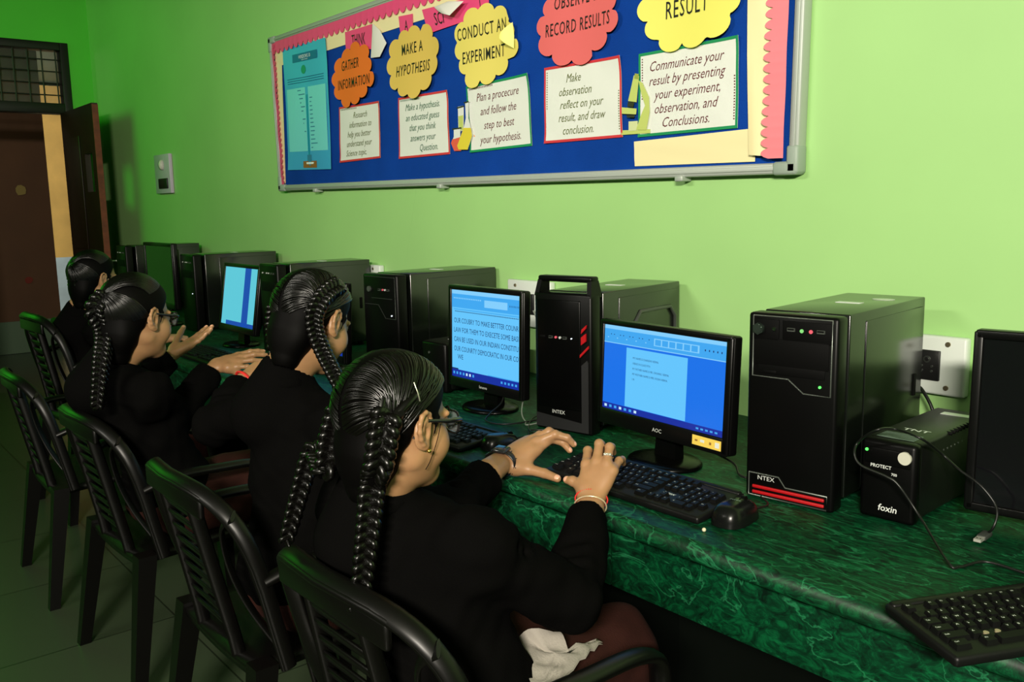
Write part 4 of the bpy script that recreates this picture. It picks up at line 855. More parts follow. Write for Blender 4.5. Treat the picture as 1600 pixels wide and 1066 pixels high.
# ================================================================== people: distance fields grown into one skin
class Field:
    def __init__(s, lo, hi, h):
        s.h = h; s.lo = np.array(lo, float); n = np.ceil((np.array(hi)-s.lo)/h).astype(int)+1
        s.ax = [s.lo[i]+h*np.arange(n[i]) for i in range(3)]; s.F = np.full(n, 9.0)
    def _loc(s, lo, hi):
        sl = []
        for i in range(3):
            a = max(0, int((lo[i]-s.lo[i])/s.h)); b = min(len(s.ax[i]), int((hi[i]-s.lo[i])/s.h)+2)
            if a >= b: return None, None
            sl.append(slice(a, b))
        g = np.meshgrid(*[s.ax[i][sl[i]] for i in range(3)], indexing='ij', sparse=True)
        return tuple(sl), g
    def _mix(s, sl, d, k, sub):
        A = s.F[sl]
        if sub:
            if k: h = np.clip(.5-.5*(A+d)/k, 0, 1); s.F[sl] = A*(1-h)-d*h+k*h*(1-h)
            else: s.F[sl] = np.maximum(A, -d)
        elif k: h = np.clip(.5+.5*(A-d)/k, 0, 1); s.F[sl] = A*(1-h)+d*h-k*h*(1-h)
        else: s.F[sl] = np.minimum(A, d)
    def cap(s, a, b, ra, rb=None, k=.01, sub=False, flat=None):
        a = np.array(a, float); b = np.array(b, float); rb = ra if rb is None else rb; m = max(ra, rb)+k+3*s.h
        sl, g = s._loc(np.minimum(a, b)-m, np.maximum(a, b)+m)
        if sl is None: return s
        d = b-a; L = max(float(d@d), 1e-12); p = [g[i]-a[i] for i in range(3)]
        t = np.clip((p[0]*d[0]+p[1]*d[1]+p[2]*d[2])/L, 0, 1)
        q = [p[i]-t*d[i] for i in range(3)]
        if flat is not None:                      # flattened along a unit axis by a factor
            ax, f = np.array(flat[0], float), flat[1]; w = q[0]*ax[0]+q[1]*ax[1]+q[2]*ax[2]
            q = [q[i]+w*ax[i]*(f-1) for i in range(3)]
        s._mix(sl, np.sqrt(q[0]**2+q[1]**2+q[2]**2)-(ra+(rb-ra)*t), k, sub); return s
    def ell(s, c, r, k=.01, sub=False, R=None):
        c = np.array(c, float); r = np.array(r, float); m = r.max()+k+3*s.h
        sl, g = s._loc(c-m, c+m)
        if sl is None: return s
        p = [g[i]-c[i] for i in range(3)]
        if R is not None: p = [sum(R[j][i]*p[j] for j in range(3)) for i in range(3)]   # columns of R are the axes
        k0 = np.sqrt(sum((p[i]/r[i])**2 for i in range(3))); k1 = np.sqrt(sum((p[i]/r[i]**2)**2 for i in range(3)))+1e-9
        s._mix(sl, k0*(k0-1)/k1, k, sub); return s
    def plane_cut(s, c, n, k=.004, lo=None, hi=None):    # removes what lies on the +n side inside the box
        lo = s.lo if lo is None else lo; hi = [a[-1] for a in s.ax] if hi is None else hi
        sl, g = s._loc(lo, hi); n = np.array(n, float)/np.linalg.norm(n)
        d = -sum((g[i]-c[i])*n[i] for i in range(3)); s._mix(sl, d+np.zeros_like(s.F[sl]), k, True); return s
    def noise(s, amp, fr, seed=0):
        r = np.random.default_rng(seed); x, y, z = np.meshgrid(*s.ax, indexing='ij', sparse=True); T = 0
        for i in range(5):
            v = r.normal(size=3); v /= np.linalg.norm(v); f = fr*(1+.5*i); ph = r.uniform(0, 6.28)
            w = r.normal(size=3); w /= np.linalg.norm(w)
            T = T+np.sin(f*(v[0]*x+v[1]*y+v[2]*z)+ph+1.3*np.sin(.6*f*(w[0]*x+w[1]*y+w[2]*z)))/(1+.4*i)
        s.F = s.F+amp*T*.5; return s
    def mesh(s):
        F = s.F; S_ = F < 0; n = np.array(F.shape); c = n-1
        cnt = sum(S_[i:i+c[0], j:j+c[1], l:l+c[2]].astype(np.int8) for i in (0, 1) for j in (0, 1) for l in (0, 1))
        act = (cnt > 0) & (cnt < 8); idx = np.argwhere(act); N = len(idx)
        if N == 0: return np.zeros((0, 3)), []
        vid = np.full(tuple(c), -1, dtype=np.int64); vid[act] = np.arange(N)
        acc = np.zeros((N, 3)); w = np.zeros(N)
        for axn in range(3):
            o1, o2 = [i for i in range(3) if i != axn]
            for a in (0, 1):
                for b in (0, 1):
                    p = idx.copy(); p[:, o1] += a; p[:, o2] += b; q = p.copy(); q[:, axn] += 1
                    fa = F[p[:, 0], p[:, 1], p[:, 2]]; fb = F[q[:, 0], q[:, 1], q[:, 2]]; m = (fa < 0) != (fb < 0)
                    t = fa[m]/(fa[m]-fb[m]); pt = p[m].astype(float); pt[:, axn] += t
                    acc[m] += pt; w[m] += 1
        V = s.lo+s.h*acc/w[:, None]; Q = []
        for axn in range(3):
            o1, o2 = (axn+1) % 3, (axn+2) % 3
            A = np.take(S_, range(0, n[axn]-1), axn); B = np.take(S_, range(1, n[axn]), axn)
            e = np.argwhere(A != B); e = e[(e[:, o1] > 0) & (e[:, o2] > 0) & (e[:, o1] < n[o1]-1) & (e[:, o2] < n[o2]-1)]
            f = []
            for a, b in ((-1, -1), (0, -1), (0, 0), (-1, 0)):
                p = e.copy(); p[:, o1] += a; p[:, o2] += b; f.append(vid[p[:, 0], p[:, 1], p[:, 2]])
            f = np.stack(f, 1); ins = S_[e[:, 0], e[:, 1], e[:, 2]]; f[~ins] = f[~ins][:, ::-1]; Q.append(f)
        Q = np.concatenate(Q); Q = Q[(Q >= 0).all(1)]
        return V, Q
def relax(V, Q, it=1, lam=.4):
    for _ in range(it):
        A = np.zeros_like(V); w = np.zeros(len(V))
        for i in range(4):
            for j in (1, 3):
                np.add.at(A, Q[:, i], V[Q[:, (i+j) % 4]]); np.add.at(w, Q[:, i], 1)
        ok = w > 0; V = V.copy(); V[ok] += lam*(A[ok]/w[ok][:, None]-V[ok])
    return V
def addmesh(mb, V, Q, off, M=None, m=0):
    if M is not None: V = V @ np.array(M)[:3, :3].T+np.array(M)[:3, 3]
    V = V-np.array(off); return mb.add([tuple(v) for v in V], [tuple(int(i) for i in q) for q in Q], m, True)

def skin_mat():
    m = mat('skin', lin(166, 125, 88), rough=.42, spec=.4, sss=.12, bump=.04, bscale=900, var=.06, vscale=30)
    return m
M_skin = skin_mat(); M_hair = mat('black_hair', (.0008, .0006, .0005), .6, .08); M_strand = mat('hair_strands', (.0014, .0011, .0008), .30, .42)
M_cloth = mat('black_blazer', (.0026, .0025, .0024), .95, .02, bump=.2, bscale=400); M_nail = mat('nail', lin(226, 170, 140), .25, .5); M_lip = mat('lips', lin(168, 92, 78), .4)
M_eyew = mat('eye_white', lin(210, 205, 200), .2); M_iris = mat('eye_dark', (.01, .006, .004), .08)
M_skirt = mat('brown_skirt', lin(46, 19, 13), .85, .2, bump=.2, bscale=300, var=.1, vscale=40); M_shirt = mat('white_shirt', lin(158, 152, 142), .8, .2, bump=.15, bscale=300)
M_shoe = mat('black_shoe', (.012, .012, .012), .3); M_frame_g = mat('glasses_frame', (.01, .01, .011), .18); M_gold = mat('gold', lin(226, 190, 96), .25, metal=1)
M_lens = mat('glasses_lens', (.9, .95, .95), .02, .5, alpha=.14)

CRC, CRR = np.array((0, -.012, .030)), np.array((.073, .094, .086))
def head_mesh(h, nl):
    F = Field(np.minimum((-.105, -.125, -.13), nl-.06), np.maximum((.105, .13, .135), nl+.06), h)
    F.ell(CRC, CRR, 0); F.ell((0, .028, -.030), (.0585, .060, .082), .03)
    for s in (-1, 1):
        F.cap((s*.047, .0, -.052), (s*.012, .062, -.092), .021, .018, .03)
        F.ell((s*.041, .050, -.034), (.028, .028, .030), .025)
        F.ell((s*.032, .102, .004), (.017, .018, .011), .012, True)
        F.ell((s*.0315, .0735, .003), (.0125, .0125, .0125), .004)
        F.cap((s*.018, .086, .0185), (s*.048, .074, .0185), .0055, .0045, .012)
        F.ell((s*.0115, .095, -.027), (.0085, .010, .0075), .006)
    F.ell((0, .068, -.094), (.020, .018, .016), .02)
    F.cap((0, .084, .012), (0, .106, -.020), .0075, .0095, .012); F.ell((0, .106, -.023), (.0095, .0095, .0085), .006)
    F.ell((0, .087, -.056), (.026, .010, .016), .012)
    F.ell((0, .0945, -.0505), (.022, .0075, .0055), .004); F.ell((0, .0935, -.0615), (.018, .0075, .0065), .004)
    F.cap((-.02, .1005, -.0558), (.02, .1005, -.0558), .0018, .0018, .003, True)
    F.cap((0, -.034, -.03), nl, .047, .050, .03); F.cap((0, .0, -.085), nl*.8+np.array((0, .006, -.022)), .034, .044, .03)
    for s in (-1, 1):                                    # ears: dish, helix, antihelix, lobe, tragus
        E = lambda y, z, o=0: (s*(.0735+o+(.008-y)*.42), y, z)
        F.ell(E(-.008, -.004, .001), (.0055, .018, .029), .006); 
        F_ = .86; E0 = E; E = lambda y, z, o=0: E0(y*F_, z*F_, o)
        hx = [(.008, .006), (.012, .020), (.007, .031), (-.006, .036), (-.019, .030), (-.026, .016), (-.025, .0), (-.019, -.014), (-.009, -.026), (.001, -.031)]
        for a, b in zip(hx[:-1], hx[1:]): F.cap(E(*a, .005), E(*b, .005), .0042, .0042, .003)
        an = [(-.002, .022), (-.012, .014), (-.015, .0), (-.010, -.013), (-.002, -.018)]
        for a, b in zip(an[:-1], an[1:]): F.cap(E(*a, .004), E(*b, .004), .0034, .0034, .003)
        F.ell(E(.0, -.030, .003), (.0055, .009, .0095), .004); F.ell(E(.008, -.003, .004), (.004, .0045, .0065), .003)
        F.ell(E(-.001, -.004, .009), (.0055, .007, .010), .003, True)
    V, Q = F.mesh(); V = relax(V, Q, 1, .35); return V, Q
def head_mats(V, Q):
    C_ = V[Q].mean(1); m = np.zeros(len(Q), int)
    lipz = np.abs((C_[:, 2]+.056)/.0125)**2+(C_[:, 0]/.023)**2
    m[(lipz < 1) & (C_[:, 1] > .088)] = 2
    for s in (-1, 1):
        e = (C_[:, 0]-s*.0315, C_[:, 1]-.0735, C_[:, 2]-.003); r = np.sqrt(e[0]**2+e[1]**2+e[2]**2)
        m[(r < .0142) & (e[1] > .008) & (np.abs(e[2]) < .0050)] = 3
        m[(r < .0142) & (e[1] > .008) & (np.abs(e[2]) < .0050) & (e[0]**2+e[2]**2 < .0056**2)] = 4
    return m
def slerp(a, b, c, t):
    p = (1-t)**2*a+2*t*(1-t)*b+t*t*c; return p/np.linalg.norm(p)
def scalp(d, off): return CRC+d*(CRR+off)
def hair_mesh(style, h, M, off, rg, extra=None):
    mb = MB(); F = Field((-.12, -.15, -.13), (.12, .13, .155), h)
    F.ell(CRC, CRR+np.array((.010, .010, .014)), 0)
    F.ell((0, -.066, -.045), (.062, .038, .055), .03)
    F.cap((0, -.052, -.05), (0, -.058, -.105), .050, .034, .03)
    # hairline: forehead to ear, then behind the ear to the nape
    F.plane_cut((0, .070, .078), (0, .090, -.064), .006, (-.12, -.02, -.13), (.12, .13, .155))
    for s in (-1, 1):
        F.ell((s*.088, -.002, -.018), (.030, .026, .036), .006, True); F.ell((s*.075, .02, -.055), (.05, .055, .045), .008, True)
        F.cap((s*.078, .028, .02), (s*.074, .022, -.014), .0045, .0018, .004)
    F.ell((0, .055, -.11), (.09, .085, .07), .006, True)
    V, Q = F.mesh(); V = relax(V, Q, 2, .4); addmesh(mb, V, Q, off, M)
    def strand(d0, d1, d2, r, lift=.0, n=13, o0=.0105):
        pts = []
        for i in range(n):
            t = i/(n-1); d = slerp(d0, d1, d2, t); pts.append(scalp(d, o0+lift*math.sin(PI*t)))
        W = [M @ Vector(p)-Vector(off) for p in pts]
        mb.tube(W, [r*(.55+.45*math.sin(PI*min(1, .15+.8*i/(n-1)))) for i in range(n)], 5, 1, caps=False)
    nrm = lambda v: np.array(v)/np.linalg.norm(v)
    if style in ('two_braids', 'crown_braid'):
        for s in (-1, 1):
            root = nrm((np.array((s*.066, -.070, .0))-CRC)/CRR)
            for i in range(140):
                th = math.radians(66-190*i/140)+rg.normal()*.03
                d0 = nrm((s*.06, math.sin(th), math.cos(th))); dm = nrm((s*.95, .55*math.sin(th)+.02, .45+.25*math.cos(th)))
                dj = nrm(root+rg.normal(size=3)*.09); strand(d0, dm, dj, .0018+.0010*rg.random(), .003+.003*rg.random())
            for i in range(40):                       # nape hair drawn up and back
                a = rg.uniform(.1, .85); d0 = nrm((s*a*.8, -.75, -.75+.2*a)); strand(d0, nrm(d0+root), nrm(root+rg.normal(size=3)*.06), .0018, .003, 9, .009)
    else:
        kn = nrm((0, -.93, .30))
        for i in range(260):
            ph = PI*2*i/190; 
            d0 = nrm((1.02*math.sin(ph), .70*math.cos(ph)+.08, .55+.42*math.cos(ph) if math.cos(ph) > -.2 else -.55+.3*abs(math.sin(ph))))
            strand(d0, nrm(d0*.55+kn*.35+np.array((0, 0, .42))), nrm(kn+rg.normal(size=3)*.06), .0020+.001*rg.random(), .004)
    return mb
def braid(mb, pts, off, w0=.017, w1=.009, period=.043, m=1, n=220):
    """three interlacing locks along a path"""
    P = smooth_path(pts, 24); L = [0]
    for a, b in zip(P[:-1], P[1:]): L.append(L[-1]+(b-a).length)
    tot = L[-1]; view = Vector((.8, -.55, .2)); N = max(60, int(tot/.0025))
    for kk in range(3):
        for sub in (-1, 0, 1):
            path = []; R = []
            for i in range(N):
                s = tot*i/(N-1); j = max(0, min(len(L)-2, int(np.searchsorted(L, s))-1)); u = (s-L[j])/max(1e-6, L[j+1]-L[j])
                c = P[j].lerp(P[j+1], u); t = (P[min(j+2, len(P)-1)]-P[max(0, j-1)]).normalized()
                side = t.cross(view).normalized(); dep_ = side.cross(t).normalized()
                f = s/tot; w = w0*(1-f)+w1*f; a = 2*PI*(s/period+kk/3)
                x = w*math.sin(a); z = .55*w*math.sin(2*a)
                tw = 2*PI*s/(period*1.1)+kk
                path.append(c+side*(x+sub*w*.30*math.cos(a))+dep_*(z+sub*w*.22)-Vector(off)); R.append((.46*w)*(1-.35*max(0, f-.92)/.08))
            mb.tube(path, R, 7, m)
    return mb
def hand_prims(F, J, s=1.0):
    """J: wrist, fore (a point up the forearm), fingers i m r p as 4 joints, thumb t as 4 joints"""
    w = np.array(J['w']); fo = np.array(J['fore']); mc = [np.array(J[k][0]) for k in 'imrp']
    across = mc[0]-mc[3]; across = across/np.linalg.norm(across); fwd = (mc[1]-w)/np.linalg.norm(mc[1]-w); up = np.cross(across, fwd); up /= np.linalg.norm(up)
    for o in (-.008, .008): F.cap(w+across*o*s, fo+across*o*s*1.3, .0175*s, .021*s, .010)
    for k, o in zip('imrp', (.016, .006, -.004, -.013)): F.cap(w+fwd*.012*s+across*o*s, J[k][0], .0135*s, .0098*s, .012)
    F.ell(w*.42+(mc[0]+mc[3])*.29, np.array((.030, .036, .0125))*s, .012, R=np.stack([across, fwd, up], 1))
    for k, rr in zip('imrp', (1.0, 1.03, .97, .86)):
        q = J[k]; r = np.array((.0092, .0084, .0074, .0062))*rr*s
        for i in range(3): F.cap(q[i], q[i+1], r[i], r[i+1], .0035 if i else .007)
        F.ell(q[1], (r[1]*1.08,)*3, .003)
    t = J['t']; r = np.array((.0118, .0108, .0096, .0076))*s
    F.cap(w+fwd*.010*s+across*.010*s, t[0], .014*s, .0118*s, .014)
    for i in range(3): F.cap(t[i], t[i+1], r[i], r[i+1], .010 if i == 0 else .004)
    F.cap(t[0], (mc[0]+w)/2+across*.004, .0115*s, .009*s, .014)
    if J.get('web'):
        F.cap(t[0], mc[0]*.8+w*.2, .013, .0105, .016); F.cap((t[0]+t[1])/2, mc[0]*.8+t[0]*.2, .011, .009, .016); F.cap(w, t[0], .018, .014, .014)
def nails(V, Q, J, up):
    C_ = V[Q].mean(1); m = np.zeros(len(Q), int)
    for k in 'imrpt':
        a, b = np.array(J[k][2]), np.array(J[k][3]); d = (b-a)/np.linalg.norm(b-a); u = np.array(up[k] if isinstance(up, dict) else up, float); u = u-d*(u@d); u /= np.linalg.norm(u); sd = np.cross(d, u)
        rr = .0072 if k == 't' else .0052; c = b+d*.0005+u*.004
        e = C_-c; m[((e@d)/.0068)**2+((e@sd)/rr)**2+((e@u)/.006)**2 < 1] = 1
    return m
def hand_mesh(J, h, s=1.0, up=(0, 0, 1)):
    P = np.array([J['w'], J['fore']]+[p for k in 'imrpt' for p in J[k]]); F = Field(P.min(0)-.04, P.max(0)+.04, h); hand_prims(F, J, s)
    V, Q = F.mesh(); V = relax(V, Q, 1, .35); return V, Q, nails(V, Q, J, up)
def pose_hand(w, fwd, up, thumb, fore, curl=(.35, .5, .35), spread=.10, tcurl=.25, s=.95):
    f = np.array(fwd, float); f /= np.linalg.norm(f); u = np.array(up, float); u -= f*(u@f); u /= np.linalg.norm(u); a = np.cross(f, u); a = a*np.sign(a@np.array(thumb, float)); w = np.array(w)
    J = dict(w=w, fore=np.array(fore))
    for k, (fl, al, ul), L, sp, cm in (('i', (.078, .026, .004), (.040, .024, .019), 1, .85), ('m', (.083, .008, .007), (.044, .028, .020), .3, 1), ('r', (.078, -.010, .005), (.040, .026, .019), -.5, 1.08), ('p', (.069, -.027, .0), (.031, .019, .017), -1.5, 1.15)):
        p = w+(f*fl+a*al+u*ul)*s; q = [p]; ang = 0; d0 = f*math.cos(sp*spread)+a*math.sin(sp*spread)
        for i in range(3): ang += curl[i]*cm; p = p+(d0*math.cos(ang)-u*math.sin(ang))*L[i]*s; q.append(p)
        J[k] = q
    p = w+(f*.022+a*.026-u*.006)*s; q = [p]; d0 = f*.72+a*.62-u*.25; d0 /= np.linalg.norm(d0)
    for i, L in enumerate((.042, .031, .025)):
        p = p+d0*L*s; q.append(p); d0 = d0+f*.25*tcurl-a*.35*tcurl; d0 /= np.linalg.norm(d0)
    J['t'] = q; return J
def glasses(mb, M, off, full=True):
    T = lambda p: M @ Vector(p)-Vector(off)
    for s in (-1, 1):
        c = (s*.034, .1035, .0); rim = []
        for k in range(28):
            a = 2*PI*k/28; ca, sa = math.cos(a), math.sin(a); e = (abs(ca)**3+abs(sa)**3)**(-1/3)
            x = .0265*ca*e; z = .0195*sa*e; rim.append(T((c[0]+x, c[1]-.012*((c[0]+x)/.06)**2*(1), c[2]+z)))
        mb.tube(rim, .0021, 8, 0, closed=True)
        n = len(mb.v); cc = T((c[0], c[1]-.004, c[2])); mb.add([tuple(cc)]+[tuple(p) for p in rim], [(0, 1+i, 1+(i+1) % 28) for i in range(28)], 1, True)
        mb.tube([T(p) for p in ((s*.060, .092, .008), (s*.071, .084, .010), (s*.0775, .045, .012), (s*.081, .005, .016), (s*.083, -.012, .010), (s*.080, -.026, -.012))], [.0052, .0052, .0046, .0034, .0026, .002], 8, 0, flat=.9)
    mb.tube([T(p) for p in ((-.0095, .1035, .004), (0, .1085, .007), (.0095, .1035, .004))], .002, 8, 0)
    return mb
def torso_frame(SL, SR, up):
    a = (SR-SL)/np.linalg.norm(SR-SL); u = up/np.linalg.norm(up); f = np.cross(u, a); f /= np.linalg.norm(f); u = np.cross(a, f); return np.stack([a, f, u], 1)
A_ = lambda *p: np.array(p, float)
def person(label, root, headpos, yaw, pitch, roll, N, SL, SR, EL, WL, ER, WR, hip, JL, JR, style, hh=.0025, hm=.0016, seed=1, glass=False, knees=None, skirt=M_skirt, hs=1.0, cuffL=.90, cuffR=.90):
    rg = np.random.default_rng(seed); off = A_(*root)
    t = thing('person', label, 'person', root)
    M = Matrix.Translation(headpos) @ Matrix.Rotation(yaw, 4, 'Z') @ Matrix.Rotation(pitch, 4, 'X') @ Matrix.Rotation(roll, 4, 'Y') @ Matrix.Scale(hs, 4)
    body = MB(); nl = np.array(M.inverted() @ Vector(N)); V, Q = head_mesh(hh, nl); mm = head_mats(V, Q); k = len(body.m); addmesh(body, V, Q, off, M); body.m[k:] = [int(x) for x in mm]
    for J, up in ((JL, None), (JR, None)):
        if J is None: continue
        V, Q, nm = hand_mesh(J, hm, J.get('s', 1.0), J.get('up', (0, 0, 1))); k = len(body.m); addmesh(body, V, Q, off); body.m[k:] = [int(x) for x in nm]
    # trunk and legs under the clothes
    knees = knees or [(hip[0]-.10, hip[1]+.40, .50), (hip[0]+.10, hip[1]+.40, .50)]
    R = torso_frame(SL, SR, N-hip); mid = (SL+SR)/2; P = np.array([N, SL, SR, EL, ER, WL, WR, hip]+[A_(*q) for q in knees]); lo = P.min(0)-.2; hi = P.max(0)+.2; lo[2] = .0
    F = Field(lo, hi, .011)
    F.ell(mid*.6+hip*.4, (.13, .085, .17), .05, R=R); F.ell(hip+A_(0, .0, .06), (.14, .10, .10), .06, R=R); F.cap(SL, SR, .05, .05, .05); F.cap(N-A_(0, 0, .04), N+A_(0, .01, .03), .05, .048, .03)
    for S_, E_, W_ in ((SL, EL, WL), (SR, ER, WR)): F.cap(S_, E_, .036, .026, .02); F.cap(E_, E_+(W_-E_)*.6, .025, .018, .01)
    feet = []
    for q, sx in zip(knees, (-1, 1)):
        q = A_(*q); ft = A_(q[0]+.01*sx, q[1]+.06, .075); feet.append(ft); F.cap(hip+A_(sx*.08, .04, .0), q, .075, .052, .03); F.cap(q, ft, .048, .034, .015)
    V, Q = F.mesh(); addmesh(body, V, Q, off)
    body.build('body', [M_skin, M_nail, M_lip, M_eyew, M_iris], t)
    # blazer
    F = Field(lo, hi, .0065)
    F.ell(mid*.62+hip*.38, (.155, .108, .185), .05, R=R); F.ell(hip+A_(0, .0, .05), (.165, .125, .12), .06, R=R); F.cap(SL, SR, .060, .060, .05)
    F.ell(N*.75+mid*.25-A_(0, .0, .02), (.10, .07, .06), .04, R=R)
    for S_, E_ in ((SL, EL), (SR, ER)): F.ell(S_+(E_-S_)*.06+A_(0, 0, .006), (.066, .066, .066), .02); F.cap(S_+(E_-S_)*.15, E_, .060, .052, .03)
    for E_, W_, cf in ((EL, WL, cuffL), (ER, WR, cuffR)):
        c = E_+(W_-E_)*cf; F.cap(E_, c, .053, .044, .02)
        d = (E_-W_)/np.linalg.norm(E_-W_); x = np.cross(d, A_(0, 0, 1)); x /= np.linalg.norm(x)
        for o in (.14, .27, .4):                         # folds gathering at the elbow and forearm
            p = E_+(W_-E_)*o; F.cap(p-x*.045+A_(0, 0, .050), p+x*.045+d*.03+A_(0, 0, .046), .007, .005, .012, True)
    F.noise(.005, 42, seed)
    for S_, E_ in ((SL, EL), (SR, ER)):
        d = (E_-S_)/np.linalg.norm(E_-S_); x = np.cross(d, A_(0, 0, 1)); x /= np.linalg.norm(x)
        for o in (.30, .42): p = S_+(E_-S_)*o; F.cap(p-x*.055+A_(0, 0, .02)-d*.01, p+x*.055+A_(0, 0, .05)+d*.015, .005, .005, .014, True)
    for E_, W_, cf in ((EL, WL, cuffL), (ER, WR, cuffR)):                  # open cuffs
        d = (W_-E_)/np.linalg.norm(W_-E_); c = E_+(W_-E_)*cf
        F.plane_cut(c, d, .004, c-.075, c+.085); F.cap(c-d*.05, c+d*.05, .029, .032, .002, True)
    hm_ = (A_(*headpos)-N)/np.linalg.norm(A_(*headpos)-N)
    F.cap(N-hm_*.05, N+hm_*.045, .082, .066, .03); F.cap(N+hm_*.015, N+hm_*.16, .053, .060, .006, True)
    V, Q = F.mesh(); V = relax(V, Q, 1, .3); bz = MB(); addmesh(bz, V, Q, off)
    cr = []
    for k in range(25):                                  # collar roll and lapels
        a = 2*PI*k/24; cr.append(N+R[:, 0]*.062*math.cos(a)+R[:, 1]*.060*math.sin(a)+hm_*(.036-.030*max(0, math.sin(a)))-off)
    bz.tube([Vector(c) for c in cr], .011, 8, closed=True, flat=1.5)
    bz.build('blazer', M_cloth, t)
    # skirt over the lap, shoes
    F = Field(lo, hi, .009)
    F.ell(hip+A_(0, .0, .0), (.155, .12, .075), .05)
    for q, sx in zip(knees, (-1, 1)): F.cap(hip+A_(sx*.075, .03, .0), A_(*q)+A_(0, .02, 0), .092, .078, .06)
    for q in knees: F.cap(A_(*q)+A_(0, .0, 0), A_(*q)+A_(0, .04, -.34), .078, .070, .05)
    F.noise(.004, 36, seed+3); F.plane_cut(A_(0, 0, .17), (0, 0, -1), .002, A_(lo[0], lo[1], .0), hi)
    V, Q = F.mesh(); sk = MB(); addmesh(sk, V, Q, off); sk.build('skirt', skirt, t)
    for ft in feet:
        F = Field(ft-A_(.08, .12, .08), ft+A_(.08, .22, .08), .008); F.cap(ft+A_(0, -.01, -.02), ft+A_(0, .12, -.045), .042, .032, .02); F.plane_cut(A_(ft[0], ft[1], .004), (0, 0, -1), .001)
        V, Q = F.mesh(); sh = MB(); addmesh(sh, V, Q, off); sh.build('shoe', M_shoe, t)
    # hair
    hb = hair_mesh(style, .0035, M, off, rg)
    for s in (-1, 1):                                    # brows and lashes
        W = [M @ Vector(p)-Vector(off) for p in ((s*.014, .0935, .0215), (s*.030, .0915, .0265), (s*.048, .0795, .0225))]; hb.tube(W, [.0024, .0026, .0012], 6, 0, flat=.7)
        W = [M @ Vector(p)-Vector(off) for p in ((s*.020, .083, .006), (s*.031, .0875, .0095), (s*.043, .081, .0055))]; hb.tube(W, [.001, .0016, .0012], 6, 0)
    return t, M, off, hb
def pv(p): return np.array(p, float)
def fin(hb, t): return hb.build('hair', [M_hair, M_strand], t)
def ring(t, name, c, axis, r, thick, m, flat=1, n=26, beads=0, sx=1.0, up=(0, 0, 1)):
    ax = Vector(axis).normalized(); u = (Vector(up)-ax*Vector(up).dot(ax)).normalized(); v = ax.cross(u); off = t.location
    pts = [Vector(c)-off+u*r*math.cos(2*PI*k/n)+v*r*sx*math.sin(2*PI*k/n) for k in range(n)]
    mb = MB(); 
    if beads: [mb.ell(p, (thick,)*3, nu=8, nv=6) for p in pts]
    else: mb.tube(pts, thick, 8, closed=True, flat=flat)
    return mb.build(name, m, t)

# ---------------------------------------------------------------- nearest girl
JR = dict(w=A_(-1.241, -.921, .792), fore=A_(-1.195, -.975, .768),
    i=[A_(-1.285, -.892, .850), A_(-1.311, -.862, .868), A_(-1.326, -.842, .848), A_(-1.333, -.832, .826)],
    m=[A_(-1.265, -.882, .858), A_(-1.281, -.858, .888), A_(-1.300, -.833, .878), A_(-1.311, -.818, .858)],
    r=[A_(-1.243, -.874, .857), A_(-1.259, -.850, .884), A_(-1.278, -.825, .876), A_(-1.289, -.808, .858)],
    p=[A_(-1.228, -.872, .845), A_(-1.244, -.838, .856), A_(-1.256, -.816, .852), A_(-1.266, -.802, .838)],
    t=[pv(at(916, 765, d=1.808)), pv(at(906, 758, d=1.818)), pv(at(895, 752, d=1.83)), pv(at(886, 750, d=1.84))], up=A_(.3, -.5, .8), s=1.06)
JL = dict(w=A_(-1.574, -.876, .795), fore=A_(-1.540, -.945, .79),
    i=[A_(-1.530, -.812, .817), A_(-1.524, -.773, .836), A_(-1.507, -.752, .826), A_(-1.494, -.744, .809)],
    m=[A_(-1.540, -.806, .832), A_(-1.514, -.771, .848), A_(-1.494, -.751, .840), A_(-1.486, -.738, .824)],
    r=[A_(-1.560, -.800, .832), A_(-1.545, -.762, .848), A_(-1.530, -.742, .838), A_(-1.522, -.732, .820)],
    p=[A_(-1.580, -.800, .826), A_(-1.568, -.772, .838), A_(-1.558, -.756, .830), A_(-1.552, -.746, .815)],
    t=[pv(at(805, 730, z=.783)), pv(at(828, 734, z=.778)), pv(at(851, 740, z=.775)), pv(at(871, 748, z=.772))], web=True, up=dict(i=(.3, -.3, .9), m=(.3, -.3, .9), r=(0, -.3, .9), p=(0, -.2, .9), t=(.5, -.4, .8)), s=1.14)
H4 = at(619, 661, d=1.46)
g4, M4, o4, hb = person('girl nearest the camera with glasses, watch and two long braids, typing on the front keyboard', (-1.20, -1.27, 0), H4, .10, -.10, .0,
    A_(-1.275, -1.405, .872), A_(-1.425, -1.36, .835), A_(-1.125, -1.315, .835), A_(-1.455, -1.12, .755), JL['w'], A_(-1.085, -1.125, .695), JR['w'], A_(-1.2, -1.30, .51), JL, JR, 'two_braids', .0021, .0013, 3,
    knees=[(-1.37, -.92, .50), (-1.175, -.94, .50)], cuffL=.62, cuffR=.80, hs=.94)
br = [M4 @ Vector(p) for p in ((.066, -.070, .035), (.070, -.080, .0), (.066, -.084, -.05))]+[at(583, 755, d=1.40), at(575, 830, d=1.375), at(563, 935, d=1.36), at(556, 960, d=1.36)]
braid(hb, br, o4, .018, .011, .046)
hb.tube([p-Vector(o4) for p in smooth_path([M4 @ Vector(q) for q in ((.062, .01, .075), (.079, -.035, .055), (.077, -.072, .02), (.070, -.085, -.02))], 6)], .010, 10, 1, flat=.8)
hb.tube([p-Vector(o4) for p in smooth_path([M4 @ Vector(q) for q in ((.045, -.045, .095), (.058, -.078, .055), (.066, -.088, .01), (.068, -.088, -.03))], 6)], .010, 10, 1, flat=.8)
